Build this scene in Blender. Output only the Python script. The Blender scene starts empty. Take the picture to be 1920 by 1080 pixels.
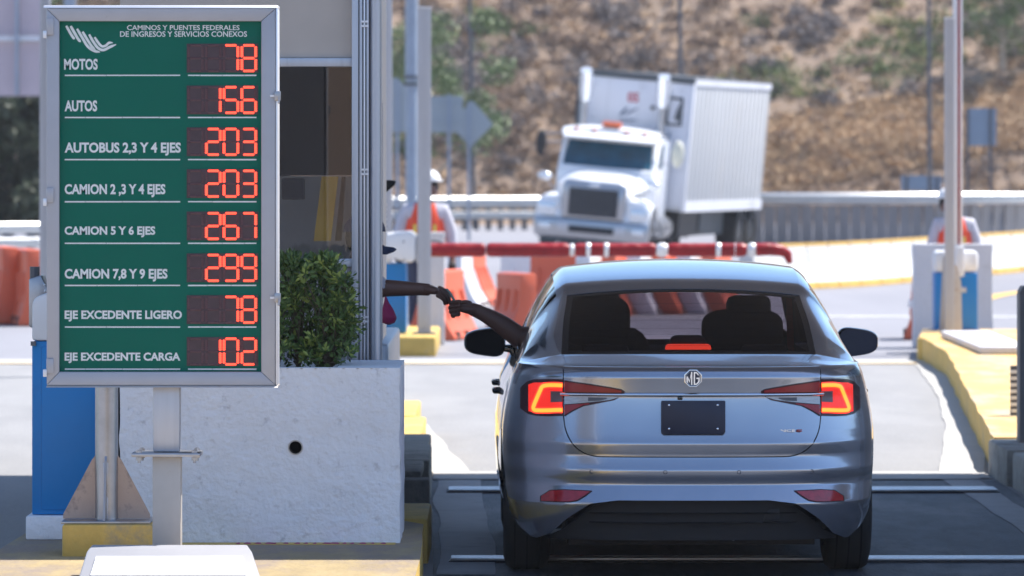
import bpy, bmesh, math, random
import numpy as np
from mathutils import Vector, Matrix, noise
R = math.radians
SC = bpy.context.scene
COL = SC.collection
random.seed(7); RNG = np.random.default_rng(7)

# ---------------- camera ----------------
EYE, HZ, FPX = 2.05, 296.0, 10000.0       # eye height (m), horizon row and focal length in photo pixels
cam_d = bpy.data.cameras.new('camera'); cam = bpy.data.objects.new('camera', cam_d); COL.objects.link(cam)
cam.location = (0, 0, EYE); cam.rotation_euler = (R(90), 0, 0)
cam_d.sensor_width = 36; cam_d.lens = FPX/1920*36; cam_d.shift_y = -(540-HZ)/1920
cam_d.clip_start = 0.5; cam_d.clip_end = 5000
cam_d.dof.use_dof = True; cam_d.dof.focus_distance = 24.6; cam_d.dof.aperture_fstop = 5.2
SC.camera = cam
# ---------------- light ----------------
SUNV = Vector((0.50, 0.25, 1.0)).normalized()
world = bpy.data.worlds.new('World'); SC.world = world; world.use_nodes = True
wn = world.node_tree; wn.nodes.clear()
wo = wn.nodes.new('ShaderNodeOutputWorld'); wb = wn.nodes.new('ShaderNodeBackground'); ws = wn.nodes.new('ShaderNodeTexSky')
ws.sky_type = 'NISHITA'; ws.sun_disc = False
ws.sun_elevation = math.asin(SUNV.z); ws.sun_rotation = math.atan2(SUNV.x, SUNV.y)
ws.dust_density = 0.3; ws.air_density = 1.0; ws.ozone_density = 4.0
wn.links.new(ws.outputs[0], wb.inputs[0]); wb.inputs[1].default_value = 0.122
wn.links.new(wb.outputs[0], wo.inputs[0])
sun_d = bpy.data.lights.new('sun', 'SUN'); sun = bpy.data.objects.new('sun', sun_d); COL.objects.link(sun)
sun_d.energy = 4.9; sun_d.angle = R(0.53); sun_d.color = (1.0, 0.95, 0.88)
sun.rotation_euler = (-SUNV).to_track_quat('-Z', 'Y').to_euler(); sun.location = (20, 10, 60)
SC.view_settings.view_transform = 'Standard'; SC.view_settings.look = 'None'
SC.view_settings.exposure = 0.95; SC.view_settings.gamma = 1; SC.view_settings.use_curve_mapping = False
SC.render.engine = 'CYCLES'; SC.cycles.use_denoising = True
SC.cycles.max_bounces = 10; SC.cycles.transparent_max_bounces = 12; SC.cycles.sample_clamp_indirect = 6

# ---------------- materials ----------------
def _mat(name):
    m = bpy.data.materials.new(name); m.use_nodes = True
    nt = m.node_tree; b = nt.nodes['Principled BSDF']; return m, nt, b
def mat(name, c, rough=.6, metal=0, var=.12, scale=8, bump=.0, bscale=40, spec=.5, coat=0, stretch=None, dirt=None, dscale=2.0, dlo=.55, dhi=.75):
    """base colour varied by noise; optional dirt colour in patches; optional fine bump"""
    m, nt, b = _mat(name); N = nt.nodes; L = nt.links
    tc = N.new('ShaderNodeTexCoord'); mp = N.new('ShaderNodeMapping'); L.new(tc.outputs['Object'], mp.inputs[0])
    if stretch: mp.inputs['Scale'].default_value = stretch
    n1 = N.new('ShaderNodeTexNoise'); n1.inputs['Scale'].default_value = scale; n1.inputs['Detail'].default_value = 6
    n1.inputs['Roughness'].default_value = .65
    L.new(mp.outputs[0], n1.inputs[0])
    r = N.new('ShaderNodeMapRange'); r.inputs[1].default_value = .25; r.inputs[2].default_value = .75
    r.inputs[3].default_value = 1-var; r.inputs[4].default_value = 1+var; L.new(n1.outputs[0], r.inputs[0])
    mx = N.new('ShaderNodeVectorMath'); mx.operation = 'SCALE'; mx.inputs[0].default_value = c[:3]
    L.new(r.outputs[0], mx.inputs['Scale']); out = mx.outputs[0]
    if dirt:
        n2 = N.new('ShaderNodeTexNoise'); n2.inputs['Scale'].default_value = dscale; n2.inputs['Detail'].default_value = 8; n2.inputs['Roughness'].default_value = .7
        L.new(mp.outputs[0], n2.inputs[0])
        r2 = N.new('ShaderNodeMapRange'); r2.inputs[1].default_value = dlo; r2.inputs[2].default_value = dhi; L.new(n2.outputs[0], r2.inputs[0])
        mc = N.new('ShaderNodeMix'); mc.data_type = 'RGBA'; mc.inputs[7].default_value = (*dirt[:3], 1)
        L.new(r2.outputs[0], mc.inputs[0]); L.new(out, mc.inputs[6]); out = mc.outputs[2]
    L.new(out, b.inputs['Base Color'])
    b.inputs['Roughness'].default_value = rough; b.inputs['Metallic'].default_value = metal
    b.inputs['Specular IOR Level'].default_value = spec; b.inputs['Coat Weight'].default_value = coat
    if coat: b.inputs['Coat Roughness'].default_value = .03
    if bump:
        n3 = N.new('ShaderNodeTexNoise'); n3.inputs['Scale'].default_value = bscale; n3.inputs['Detail'].default_value = 5
        L.new(mp.outputs[0], n3.inputs[0]); bp = N.new('ShaderNodeBump'); bp.inputs['Strength'].default_value = bump; bp.inputs['Distance'].default_value = .02
        L.new(n3.outputs[0], bp.inputs['Height']); L.new(bp.outputs[0], b.inputs['Normal'])
    return m
def emit(name, c, s, base=(0,0,0)):
    m, nt, b = _mat(name)
    b.inputs['Base Color'].default_value = (*base, 1); b.inputs['Emission Color'].default_value = (*c, 1); b.inputs['Emission Strength'].default_value = s
    b.inputs['Roughness'].default_value = .3
    return m
def glass(name, tint, gloss=(1,1,1), base=.06):
    m = bpy.data.materials.new(name); m.use_nodes = True; nt = m.node_tree; N = nt.nodes; L = nt.links; N.clear()
    o = N.new('ShaderNodeOutputMaterial'); t = N.new('ShaderNodeBsdfTransparent'); g = N.new('ShaderNodeBsdfGlossy')
    g.inputs['Roughness'].default_value = .02; g.inputs[0].default_value = (*gloss, 1); t.inputs[0].default_value = (*tint, 1)
    lw = N.new('ShaderNodeLayerWeight'); lw.inputs[0].default_value = .5
    pw = N.new('ShaderNodeMath'); pw.operation = 'POWER'; pw.inputs[1].default_value = 4.5; L.new(lw.outputs['Facing'], pw.inputs[0])
    ad = N.new('ShaderNodeMath'); ad.operation = 'ADD'; ad.inputs[1].default_value = base; ad.use_clamp = True; L.new(pw.outputs[0], ad.inputs[0])
    mx = N.new('ShaderNodeMixShader'); L.new(ad.outputs[0], mx.inputs[0]); L.new(t.outputs[0], mx.inputs[1]); L.new(g.outputs[0], mx.inputs[2]); L.new(mx.outputs[0], o.inputs[0])
    return m

M = {}
M['concrete_road'] = mat('concrete_road', (.25,.247,.25), .85, var=.16, scale=1.2, bump=.25, bscale=30, stretch=(1,.25,1), dirt=(.21,.21,.22), dscale=.7, dlo=.5, dhi=.8)
M['dark_asphalt'] = mat('dark_asphalt', (.064,.072,.088), .72, var=.55, scale=7, bump=.4, bscale=60, stretch=(1,.25,1), dirt=(.14,.145,.155), dscale=1.6, dlo=.5, dhi=.62)
M['gutter'] = mat('gutter', (.40,.39,.375), .85, var=.12, scale=2.5, bump=.2, bscale=50, dirt=(.40,.40,.40), dscale=1.5)
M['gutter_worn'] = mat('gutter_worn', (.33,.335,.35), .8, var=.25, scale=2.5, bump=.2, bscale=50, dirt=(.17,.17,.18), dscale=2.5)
M['far_road'] = mat('far_road', (.225,.225,.25), .9, var=.15, scale=.3, stretch=(1,.15,1), dirt=(.20,.20,.23), dscale=.2)
M['soil'] = mat('soil', (.26,.20,.13), .95, var=.3, scale=.6, dirt=(.15,.12,.09), dscale=.25)
M['yellow_kerb'] = mat('yellow_kerb', (.60,.40,.10), .75, var=.18, scale=6, bump=.3, bscale=40, dirt=(.27,.24,.20), dscale=3.2, dlo=.54, dhi=.72)
M['yellow_top'] = mat('yellow_top', (.63,.40,.135), .8, var=.15, scale=4, bump=.25, bscale=30, dirt=(.40,.35,.27), dscale=2.6, dlo=.48, dhi=.66, stretch=(1,.3,1))
M['pavement_worn_shaded'] = mat('pavement_worn_shaded', (.33,.25,.13), .85, var=.25, scale=4, bump=.3, bscale=30, dirt=(.24,.19,.15), dscale=2.5, dlo=.45, dhi=.6, stretch=(1,.35,1))  # yellow island paving darkened to brown for the canopy shade, plus dirt patches
M['yellow_line'] = mat('yellow_line', (.62,.40,.10), .8, var=.3, scale=3)
M['white_line'] = mat('white_line', (.66,.66,.64), .8, var=.25, scale=3)
M['rough_kerb'] = mat('rough_kerb', (.23,.215,.19), .9, var=.3, scale=9, bump=.5, bscale=30, dirt=(.08,.075,.07), dscale=4)
M['grey_stone'] = mat('grey_stone', (.33,.32,.30), .9, var=.25, scale=9, bump=.5, bscale=30, dirt=(.12,.11,.10), dscale=4, dlo=.5)
M['strip_metal'] = mat('strip_metal', (.62,.64,.67), .32, .8, var=.3, scale=14, stretch=(.3,6,1))
M['rubber_dark'] = mat('rubber_dark', (.03,.03,.033), .6, var=.2)
M['planter'] = mat('planter', (.84,.84,.86), .8, var=.06, scale=3, bump=.5, bscale=34, dirt=(.50,.48,.49), dscale=15, dlo=.57, dhi=.75)
M['white_block'] = mat('white_block', (.62,.61,.63), .8, var=.06, scale=3, bump=.3, bscale=25, dirt=(.48,.46,.45), dscale=3)
M['alu'] = mat('alu', (.52,.53,.57), .42, .55, var=.06, scale=5, stretch=(8,8,.4), dirt=(.34,.34,.37), dscale=2, dlo=.58)
M['alu_frame'] = mat('alu_frame', (.42,.42,.45), .45, .35, var=.07, scale=4, dirt=(.22,.21,.24), dscale=14, dlo=.66, dhi=.74)
M['alu_lip'] = mat('alu_lip', (.75,.76,.80), .35, .5, var=.05, scale=9)
M['alu_dark'] = mat('alu_dark', (.12,.12,.13), .5, .4, var=.1)
M['galv'] = mat('galv', (.42,.42,.44), .34, .92, var=.18, scale=7, dirt=(.24,.24,.25), dscale=3)
M['steel_post'] = mat('steel_post', (.50,.47,.44), .5, .3, var=.08, scale=5, dirt=(.30,.17,.09), dscale=9, dlo=.6, dhi=.7)
M['warm_lit_steel'] = mat('warm_lit_steel', (.46,.35,.29), .7, .0, var=.12, scale=6, dirt=(.14,.12,.12), dscale=6, dlo=.55, dhi=.7)  # gusset steel tinted pinkish tan for warm light falling on it, with dark dirt
M['sign_green'] = mat('sign_green', (.0,.125,.082), .55, spec=.2, var=.05, scale=3, dirt=(.012,.11,.078), dscale=5, dlo=.6)
M['sign_white'] = mat('sign_white', (.74,.76,.74), .6, var=.06, scale=30)
M['display_bg'] = mat('display_bg', (.055,.03,.04), .3, var=.25, scale=20)
M['led_off'] = mat('led_off', (.105,.05,.055), .5, var=.3, scale=60)
M['led_on'] = emit('led_on', (1.0,.075,.04), 1.25, (.3,.02,.01))
M['blue_paint'] = mat('blue_paint', (.0,.20,.52), .42, var=.06, scale=3, dirt=(.0,.15,.42), dscale=3)
M['blue_paint_far'] = mat('blue_paint_far', (.01,.19,.50), .45, var=.06, scale=3)
M['white_paint'] = mat('white_paint', (.72,.72,.73), .45, var=.04, scale=4, dirt=(.5,.5,.5), dscale=4, dlo=.62)
M['beige_panel'] = mat('beige_panel', (.50,.43,.37), .7, var=.08, scale=2.5, dirt=(.38,.32,.28), dscale=2)
M['lilac_panel'] = mat('lilac_panel', (.42,.38,.38), .6, var=.06, scale=3, stretch=(6,6,.4))
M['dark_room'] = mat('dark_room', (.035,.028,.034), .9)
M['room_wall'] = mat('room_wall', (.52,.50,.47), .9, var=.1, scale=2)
M['yellow_stand_in'] = mat('yellow_stand_in', (.85,.50,.06), .7, var=.1)
M['booth_glass'] = glass('booth_glass', (.86,.85,.87), base=.04)
M['bollard'] = mat('bollard', (.24,.23,.24), .8, var=.12, scale=5, bump=.2)
M['canopy'] = mat('canopy', (.16,.15,.16), .7, var=.05)
M['orange_plastic'] = mat('orange_plastic', (.66,.125,.055), .5, var=.08, scale=3, dirt=(.45,.13,.09), dscale=3)
M['white_plastic'] = mat('white_plastic', (.74,.72,.72), .5, var=.06, scale=3, dirt=(.5,.48,.47), dscale=3)
M['hole_dark'] = mat('hole_dark', (.10,.05,.04), .8)
M['padding'] = mat('padding', (.27,.010,.014), .38, var=.3, scale=6, bump=.8, bscale=11, spec=.35)
M['tape'] = mat('tape', (.80,.79,.78), .32, .3, var=.2, scale=20, bump=.4, bscale=30)
M['jersey'] = mat('jersey', (.60,.59,.575), .85, var=.12, scale=1.5, bump=.3, bscale=15, dirt=(.52,.49,.45), dscale=1.2, dlo=.55)
M['jersey_yellow'] = mat('jersey_yellow', (.66,.41,.10), .8, var=.2, scale=4, dirt=(.35,.26,.14), dscale=3)
M['panel_wall'] = mat('panel_wall', (.21,.205,.215), .85, var=.12, scale=2, stretch=(3,3,.4), dirt=(.15,.15,.17), dscale=1.5)
M['rail_steel'] = mat('rail_steel', (.62,.63,.64), .38, .75, var=.1, scale=3)
M['rail_post'] = mat('rail_post', (.10,.10,.11), .7, .1, var=.2)
M['pole_dark'] = mat('pole_dark', (.09,.095,.11), .6, .2, var=.1)
M['pole_blue'] = mat('pole_blue', (.30,.35,.43), .5, .4, var=.12, scale=3)
M['sign_back'] = mat('sign_back', (.33,.37,.40), .55, .3, var=.06)
M['sign_back_dark'] = mat('sign_back_dark', (.22,.28,.36), .55, .3, var=.06)
M['orange_vest'] = mat('orange_vest', (.78,.085,.035), .8, var=.1, scale=9, bump=.4, bscale=20)
M['vest_strip'] = mat('vest_strip', (.75,.60,.10), .6, var=.1)
M['shirt_grey'] = mat('shirt_grey', (.50,.49,.54), .9, var=.12, scale=8, bump=.5, bscale=14)
M['trousers'] = mat('trousers', (.05,.06,.10), .9, var=.15, scale=8)
M['skin'] = mat('skin', (.15,.07,.05), .5, var=.08, scale=12)
M['hair'] = mat('hair', (.015,.012,.012), .7)
M['helmet'] = mat('helmet', (.78,.78,.78), .35, var=.03)
M['cap'] = mat('cap', (.02,.03,.08), .7)
M['pink'] = mat('pink', (.35,.015,.09), .7)
M['boot'] = mat('boot', (.03,.025,.02), .7)
M['bark'] = mat('bark', (.40,.34,.27), .9, var=.25, scale=6)
M['twig'] = mat('twig', (.09,.07,.045), .9, var=.3)
M['leaf'] = mat('leaf', (.075,.135,.028), .55, var=.35, scale=9)
M['leaf_new'] = mat('leaf_new', (.24,.30,.06), .55, var=.25, scale=9)
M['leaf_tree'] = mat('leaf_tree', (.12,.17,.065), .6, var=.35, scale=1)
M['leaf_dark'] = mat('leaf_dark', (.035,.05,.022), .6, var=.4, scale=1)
M['car_paint'] = mat('car_paint', (.45,.46,.505), .21, .85, var=.05, scale=2.5, coat=1.0)
M['chrome'] = mat('chrome', (.80,.81,.83), .10, 1, var=.02)
M['black_gloss'] = mat('black_gloss', (.012,.012,.014), .12, var=.05, coat=.5)
M['black_plastic'] = mat('black_plastic', (.016,.015,.017), .6, var=.15)
M['gap'] = mat('gap', (.004,.004,.006), .9)
M['tyre'] = mat('tyre', (.02,.02,.021), .8, var=.2, scale=20)
M['rim'] = mat('rim', (.45,.45,.47), .3, .9, var=.04)
M['seat_fabric'] = mat('seat_fabric', (.022,.02,.024), .9, var=.1)
M['rear_glass'] = glass('rear_glass', (.25,.22,.27), base=.02)
M['side_glass'] = glass('side_glass', (.16,.16,.18), base=.06)
M['clear_glass'] = glass('clear_glass', (.80,.82,.83), base=.04)
M['lamp_red'] = mat('lamp_red', (.38,.008,.012), .25, var=.1, scale=30, coat=.25)
M['lamp_dark'] = mat('lamp_dark', (.05,.003,.006), .25, coat=.15)
M['lamp_clear'] = mat('lamp_clear', (.48,.45,.44), .22, .2, var=.25, scale=25, coat=1, stretch=(1,1,5))
M['reflector_red'] = mat('reflector_red', (.42,.010,.018), .15, var=.35, scale=28, coat=1)
M['pink_grey'] = mat('pink_grey', (.16,.10,.10), .3, coat=.3)
M['lit_lens'] = emit('lit_lens', (1.0,.03,.012), .42, (.4,.01,.015))
M['glow'] = emit('glow', (1.0,.20,.02), 1.55, (.4,.05,.01))
M['glow_red'] = emit('glow_red', (1.0,.035,.012), 1.15, (.4,.02,.01))
M['brake'] = emit('brake', (1.0,.07,.03), 1.3, (.4,.02,.01))
M['plate'] = mat('plate', (.022,.027,.055), .45, var=.08)
M['truck_white'] = mat('truck_white', (.84,.85,.87), .28, var=.03, coat=.6)
M['truck_glass'] = mat('truck_glass', (.008,.06,.10), .15, var=.5, scale=3, spec=.4)
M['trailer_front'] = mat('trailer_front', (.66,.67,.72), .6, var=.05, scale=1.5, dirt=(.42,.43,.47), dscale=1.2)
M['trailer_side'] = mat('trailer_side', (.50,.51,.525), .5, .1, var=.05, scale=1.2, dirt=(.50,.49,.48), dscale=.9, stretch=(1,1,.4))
M['trailer_trim'] = mat('trailer_trim', (.07,.08,.09), .6, .2, var=.15)
M['grille'] = mat('grille', (.42,.43,.46), .3, .9, var=.05)
M['grille_dark'] = mat('grille_dark', (.012,.014,.02), .7)
M['beacon'] = mat('beacon', (.85,.16,.03), .3, coat=1)
M['lens'] = mat('lens', (.75,.78,.82), .12, .5, coat=1)
M['red_print'] = mat('red_print', (.42,.03,.05), .6)
M['blue_print'] = mat('blue_print', (.10,.14,.22), .6)
M['mirror_cover'] = mat('mirror_cover', (.70,.68,.55), .5)
M['banknote'] = mat('banknote', (.10,.20,.17), .7)
M['lilac_sheet'] = mat('lilac_sheet', (.50,.42,.46), .7, var=.08, scale=1)

# hillside: dry grass, brown brush and greener patches by noise
m, nt, b = _mat('hillside'); N = nt.nodes; L = nt.links
tc = N.new('ShaderNodeTexCoord'); n1 = N.new('ShaderNodeTexNoise'); n1.inputs['Scale'].default_value = .22; n1.inputs['Detail'].default_value = 9; n1.inputs['Roughness'].default_value = .7
L.new(tc.outputs['Object'], n1.inputs[0]); cr = N.new('ShaderNodeValToRGB'); e = cr.color_ramp.elements
e[0].position = .3; e[0].color = (.185,.14,.105,1); e[1].position = .7; e[1].color = (.27,.195,.14,1)
x = e.new(.5); x.color = (.235,.17,.125,1)
L.new(n1.outputs[0], cr.inputs[0]); L.new(cr.outputs[0], b.inputs['Base Color']); b.inputs['Roughness'].default_value = .95
M['hillside'] = m
for nm, c, v in (('dry_brush', (.235,.17,.13), .25), ('grey_brush', (.20,.175,.17), .25), ('tan_grass', (.52,.37,.23), .15), ('brown_grass', (.32,.225,.155), .15), ('green_brush', (.11,.15,.06), .3), ('lime_brush', (.30,.31,.12), .3)):
    M[nm] = mat(nm, c, .9, var=v, scale=.5)

# ---------------- helpers ----------------
ORG = {}                                    # object name -> world origin for parts written in world metres
def tag(o, label=None, cat=None, group=None, kind=None):
    if label: o['label'] = label
    if cat: o['category'] = cat
    if group: o['group'] = group
    if kind: o['kind'] = kind
    return o
def thing(name, label, cat, loc=(0,0,0), rz=0, group=None, local=False):
    o = bpy.data.objects.new(name, None); o.empty_display_size = .2; COL.objects.link(o)
    o.location = loc; o.rotation_euler = (0, 0, rz); ORG[o.name] = Vector((0,0,0)) if local else Vector(loc)
    return tag(o, label, cat, group)
def link(name, me, m=None, parent=None, loc=None):
    if m is not None and not me.materials: me.materials.append(M[m] if isinstance(m, str) else m)
    o = bpy.data.objects.new(name, me); COL.objects.link(o)
    if parent is not None: o.parent = parent; ORG[o.name] = ORG[parent.name]
    else: ORG[o.name] = Vector((0,0,0))
    if loc: o.location = loc
    return o
def smooth_angle(me, ang=35):
    me.polygons.foreach_set('use_smooth', [True]*len(me.polygons))
    bm = bmesh.new(); bm.from_mesh(me)
    for e in bm.edges:
        if len(e.link_faces) == 2 and e.calc_face_angle(0) > R(ang): e.smooth = False
    bm.to_mesh(me); bm.free()
class MB:
    def __init__(s): s.v = []; s.f = []
    def add(s, vs, fs):
        n = len(s.v); s.v += [tuple(p) for p in vs]; s.f += [tuple(i+n for i in f) for f in fs]; return s
    def box(s, x0, x1, y0, y1, z0, z1):
        return s.add([(x0,y0,z0),(x1,y0,z0),(x1,y1,z0),(x0,y1,z0),(x0,y0,z1),(x1,y0,z1),(x1,y1,z1),(x0,y1,z1)],
                     [(0,3,2,1),(4,5,6,7),(0,1,5,4),(1,2,6,5),(2,3,7,6),(3,0,4,7)])
    def tube(s, pts, r, n=10, cap=True):
        pts = [Vector(p) for p in pts]; rs = r if isinstance(r, (list, tuple)) else [r]*len(pts)
        V = []; F = []; up = None
        for i, p in enumerate(pts):
            d = (pts[min(i+1, len(pts)-1)]-pts[max(i-1, 0)]).normalized()
            if up is None: up = Vector((0,0,1)) if abs(d.z) < .9 else Vector((1,0,0))
            a = d.cross(up).normalized(); up2 = a.cross(d).normalized()
            for k in range(n):
                t = 2*math.pi*k/n; V.append(p+(a*math.cos(t)+up2*math.sin(t))*rs[i])
        for i in range(len(pts)-1):
            for k in range(n):
                F.append((i*n+k, i*n+(k+1) % n, (i+1)*n+(k+1) % n, (i+1)*n+k))
        if cap: F.append(tuple(range(n))[::-1]); F.append(tuple(range((len(pts)-1)*n, len(pts)*n)))
        return s.add(V, F)
    def prism(s, poly, a0, a1, axis='y'):
        """poly in the plane across the axis: y-> (x,z), x-> (y,z), z-> (x,y)"""
        n = len(poly)
        P = {'y': lambda p, a: (p[0], a, p[1]), 'x': lambda p, a: (a, p[0], p[1]), 'z': lambda p, a: (p[0], p[1], a)}[axis]
        V = [P(p, a0) for p in poly]+[P(p, a1) for p in poly]
        F = [tuple(range(n)), tuple(range(n, 2*n))[::-1]]+[(i, (i+1) % n, n+(i+1) % n, n+i)[::-1] for i in range(n)]
        return s.add(V, F)
    def grid(s, fn, nu, nv, flip=False):
        V = [fn(i/nu, j/nv) for j in range(nv+1) for i in range(nu+1)]
        F = []
        for j in range(nv):
            for i in range(nu):
                a = j*(nu+1)+i; q = (a, a+1, a+nu+2, a+nu+1); F.append(q[::-1] if flip else q)
        return s.add(V, F)
    def sphere(s, c, r, nu=14, nv=8, sc=(1,1,1), v0=0, v1=1):
        c = Vector(c)
        def f(u, v):
            th = math.pi*(v0+(v1-v0)*v); ph = 2*math.pi*u
            return (c.x+r*sc[0]*math.sin(th)*math.cos(ph), c.y+r*sc[1]*math.sin(th)*math.sin(ph), c.z+r*sc[2]*math.cos(th))
        return s.grid(f, nu, nv, True)
    def mesh(s, name='mesh', off=None, merge=True, fix=True):
        me = bpy.data.meshes.new(name); vs = s.v
        if off is not None: vs = [(p[0]-off[0], p[1]-off[1], p[2]-off[2]) for p in vs]
        me.from_pydata(vs, [], s.f)
        bm = bmesh.new(); bm.from_mesh(me)
        if merge: bmesh.ops.remove_doubles(bm, verts=bm.verts, dist=1e-5)
        if fix: bmesh.ops.recalc_face_normals(bm, faces=bm.faces)
        bm.to_mesh(me); bm.free(); return me
    def build(s, name, m, parent=None, smooth=False, bevel=0, seg=2, fix=True, sub=0):
        off = ORG[parent.name] if parent is not None else None
        me = s.mesh(name, off, fix=fix)
        if bevel:
            bm = bmesh.new(); bm.from_mesh(me)
            ed = [e for e in bm.edges if len(e.link_faces) == 2 and e.calc_face_angle(0) > R(25)]
            bmesh.ops.bevel(bm, geom=ed, offset=bevel, segments=seg, profile=.5, affect='EDGES', clamp_overlap=True)
            bm.to_mesh(me); bm.free(); smooth = True
        if smooth: smooth_angle(me, 40)
        return link(name, me, m, parent)
def top(o, label, cat, group=None): return tag(o, label, cat, group)
def struct(mb, name, m, label=None, parent=None, **k):
    o = mb.build(name, m, parent, **k)
    if parent is None: o['kind'] = 'structure'
    if label: o['label'] = label
    return o
def at(px, py, D): return Vector(((px-960)*D/FPX, D, EYE-(py-HZ)*D/FPX))
def PX(px, D): return (px-960)*D/FPX
def PZ(py, D): return EYE-(py-HZ)*D/FPX
def copy_tree(o, parent=None):
    c = o.copy(); COL.objects.link(c)
    if parent is not None: c.parent = parent
    for ch in list(o.children): copy_tree(ch, c)
    return c
def text(s, name, m, parent, x0, x1, z0, z1, y, depth=.0015, bold=.012, pos=None, rot=None):
    """lettering fitted to a box facing -Y, in the parent's own metres"""
    cu = bpy.data.curves.new('lettering', 'FONT'); cu.body = s; cu.size = 1; cu.extrude = .01; cu.offset = bold; cu.resolution_u = 3
    o = bpy.data.objects.new('tmp', cu); COL.objects.link(o)
    dg = bpy.context.evaluated_depsgraph_get(); me = bpy.data.meshes.new_from_object(o.evaluated_get(dg))
    bpy.data.objects.remove(o)
    co = np.empty(len(me.vertices)*3); me.vertices.foreach_get('co', co); co = co.reshape(-1, 3)
    mn = co.min(0); mx = co.max(0); t = (co-mn)/(mx-mn)
    off = ORG[parent.name] if parent is not None else Vector((0,0,0))
    out = np.stack([x0+t[:,0]*(x1-x0), y-t[:,2]*depth, z0+t[:,1]*(z1-z0)], 1)-np.array(off)
    me.vertices.foreach_set('co', out.ravel()); me.update()
    me.materials.clear()
    return link(name, me, m, parent)
def cloud_mesh(name, P, S, aspect=1.0, droop=0.0):
    """one mesh of small leaf quads at points P with sizes S"""
    n = len(P); a = RNG.normal(size=(n, 3)); a /= np.linalg.norm(a, axis=1)[:, None]
    b = RNG.normal(size=(n, 3)); b -= (b*a).sum(1)[:, None]*a; b /= np.linalg.norm(b, axis=1)[:, None]
    a[:, 2] += droop; S = np.asarray(S)[:, None]
    V = np.empty((n, 4, 3)); V[:, 0] = P-a*S*aspect; V[:, 1] = P+b*S*.5; V[:, 2] = P+a*S*aspect; V[:, 3] = P-b*S*.5
    me = bpy.data.meshes.new(name); me.vertices.add(4*n); me.vertices.foreach_set('co', V.ravel())
    me.loops.add(4*n); me.loops.foreach_set('vertex_index', np.arange(4*n)); me.polygons.add(n)
    me.polygons.foreach_set('loop_start', np.arange(n)*4); me.polygons.foreach_set('loop_total', np.full(n, 4)); me.update(); me.validate()
    return me
def skin(name, chains, m, parent=None, sub=2, world=True):
    """chains: list of lists of (point, radius); a point used twice joins the chains; first point is the root"""
    V = []; Rr = []; E = []; idx = {}
    for ch in chains:
        last = None
        for p, r in ch:
            k = tuple(round(c, 4) for c in p)
            if k not in idx: idx[k] = len(V); V.append(k); Rr.append(r if isinstance(r, tuple) else (r, r))
            i = idx[k]
            if last is not None and last != i: E.append((last, i))
            last = i
    off = ORG[parent.name] if (parent is not None and world) else Vector((0,0,0))
    me = bpy.data.meshes.new(name); me.from_pydata([Vector(v)-off for v in V], E, [])
    o = bpy.data.objects.new('tmp', me); COL.objects.link(o)
    md = o.modifiers.new('s', 'SKIN'); md.use_smooth_shade = True
    for i, r in enumerate(Rr): me.skin_vertices[0].data[i].radius = r
    me.skin_vertices[0].data[0].use_root = True
    sb = o.modifiers.new('u', 'SUBSURF'); sb.levels = sub; sb.render_levels = sub
    dg = bpy.context.evaluated_depsgraph_get(); dg.update(); res = bpy.data.meshes.new_from_object(o.evaluated_get(dg))
    bpy.data.objects.remove(o); res.materials.clear()
    res.polygons.foreach_set('use_smooth', [True]*len(res.polygons))
    return link(name, res, m, parent)
def catmull(vals, u):
    n = len(vals)-1; u = min(max(u, 0), n); i = min(int(u), n-1); t = u-i
    p = [np.array(vals[min(max(k, 0), n)], float) for k in (i-1, i, i+1, i+2)]
    if i == 0: p[0] = 2*p[1]-p[2]
    if i == n-1: p[3] = 2*p[2]-p[1]
    return .5*((2*p[1])+(-p[0]+p[2])*t+(2*p[0]-5*p[1]+4*p[2]-p[3])*t*t+(-p[0]+3*p[1]-3*p[2]+p[3])*t**3)
def lin(tab, x):
    return float(np.interp(x, [a for a, _ in tab], [b for _, b in tab]))

# ================= SETTING =================
g = MB(); g.grid(lambda u, v: (-400+800*u, -300+700*v, -.10), 20, 20); struct(g, 'ground', 'soil')
# roads, each sheet a little above the one below
g = MB(); g.grid(lambda u, v: (-60+125*u, -60+222*v, -.008), 12, 12); struct(g, 'road', 'far_road')
g = MB(); g.grid(lambda u, v: (-30+60*u, -40+93.2*v, -.004), 12, 12); struct(g, 'toll_plaza_road', 'concrete_road')
def edgeL(D): return lin([(10,-.39),(25,-.39),(27,-.42),(34.5,-.54),(44,-.93),(46.5,-1.1)], D)
def edgeR(D): return lin([(10,3.12),(34.7,3.10),(42,3.55),(50,4.05),(54.5,4.14)], D)
def gutL(D): return lin([(10,-.12),(27,-.12),(34.5,-.26),(38,-.46),(44,-.88),(54,-1.3)], D)
def gutR(D): return lin([(10,2.80),(27,2.83),(34.5,2.76),(40,3.25),(46,3.68),(54,4.05)], D)
def lane_sheet(name, D0, D1, xa, xb, z, m, n=20):
    g = MB(); g.grid(lambda u, v: ((1-u)*xa(D0+(D1-D0)*v)+u*xb(D0+(D1-D0)*v), D0+(D1-D0)*v, z), 2, n); return struct(g, name, m)
wob = lambda a, k: (lambda D: a(D)+.035*noise.noise(Vector((D*.55, k, 0)))+.006*noise.noise(Vector((D*2.1, k, 4))))
lane_sheet('toll_lane_asphalt', 14, 33.9, lambda D: edgeL(D)+.02, lambda D: edgeR(D)-.02, .0, 'dark_asphalt')
lane_sheet('gutter', 34.1, 53, wob(lambda D: gutL(D)-.24, 1), wob(gutL, 2), .004, 'gutter', 50)
lane_sheet('gutter', 34.1, 53, wob(gutR, 3), wob(lambda D: gutR(D)+.30, 4), .004, 'gutter', 50)
lane_sheet('gutter_under_canopy', 26.2, 33.9, wob(lambda D: gutL(D)-.24, 5), wob(lambda D: gutL(D)+.04, 6), .004, 'gutter_worn', 40)
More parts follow.
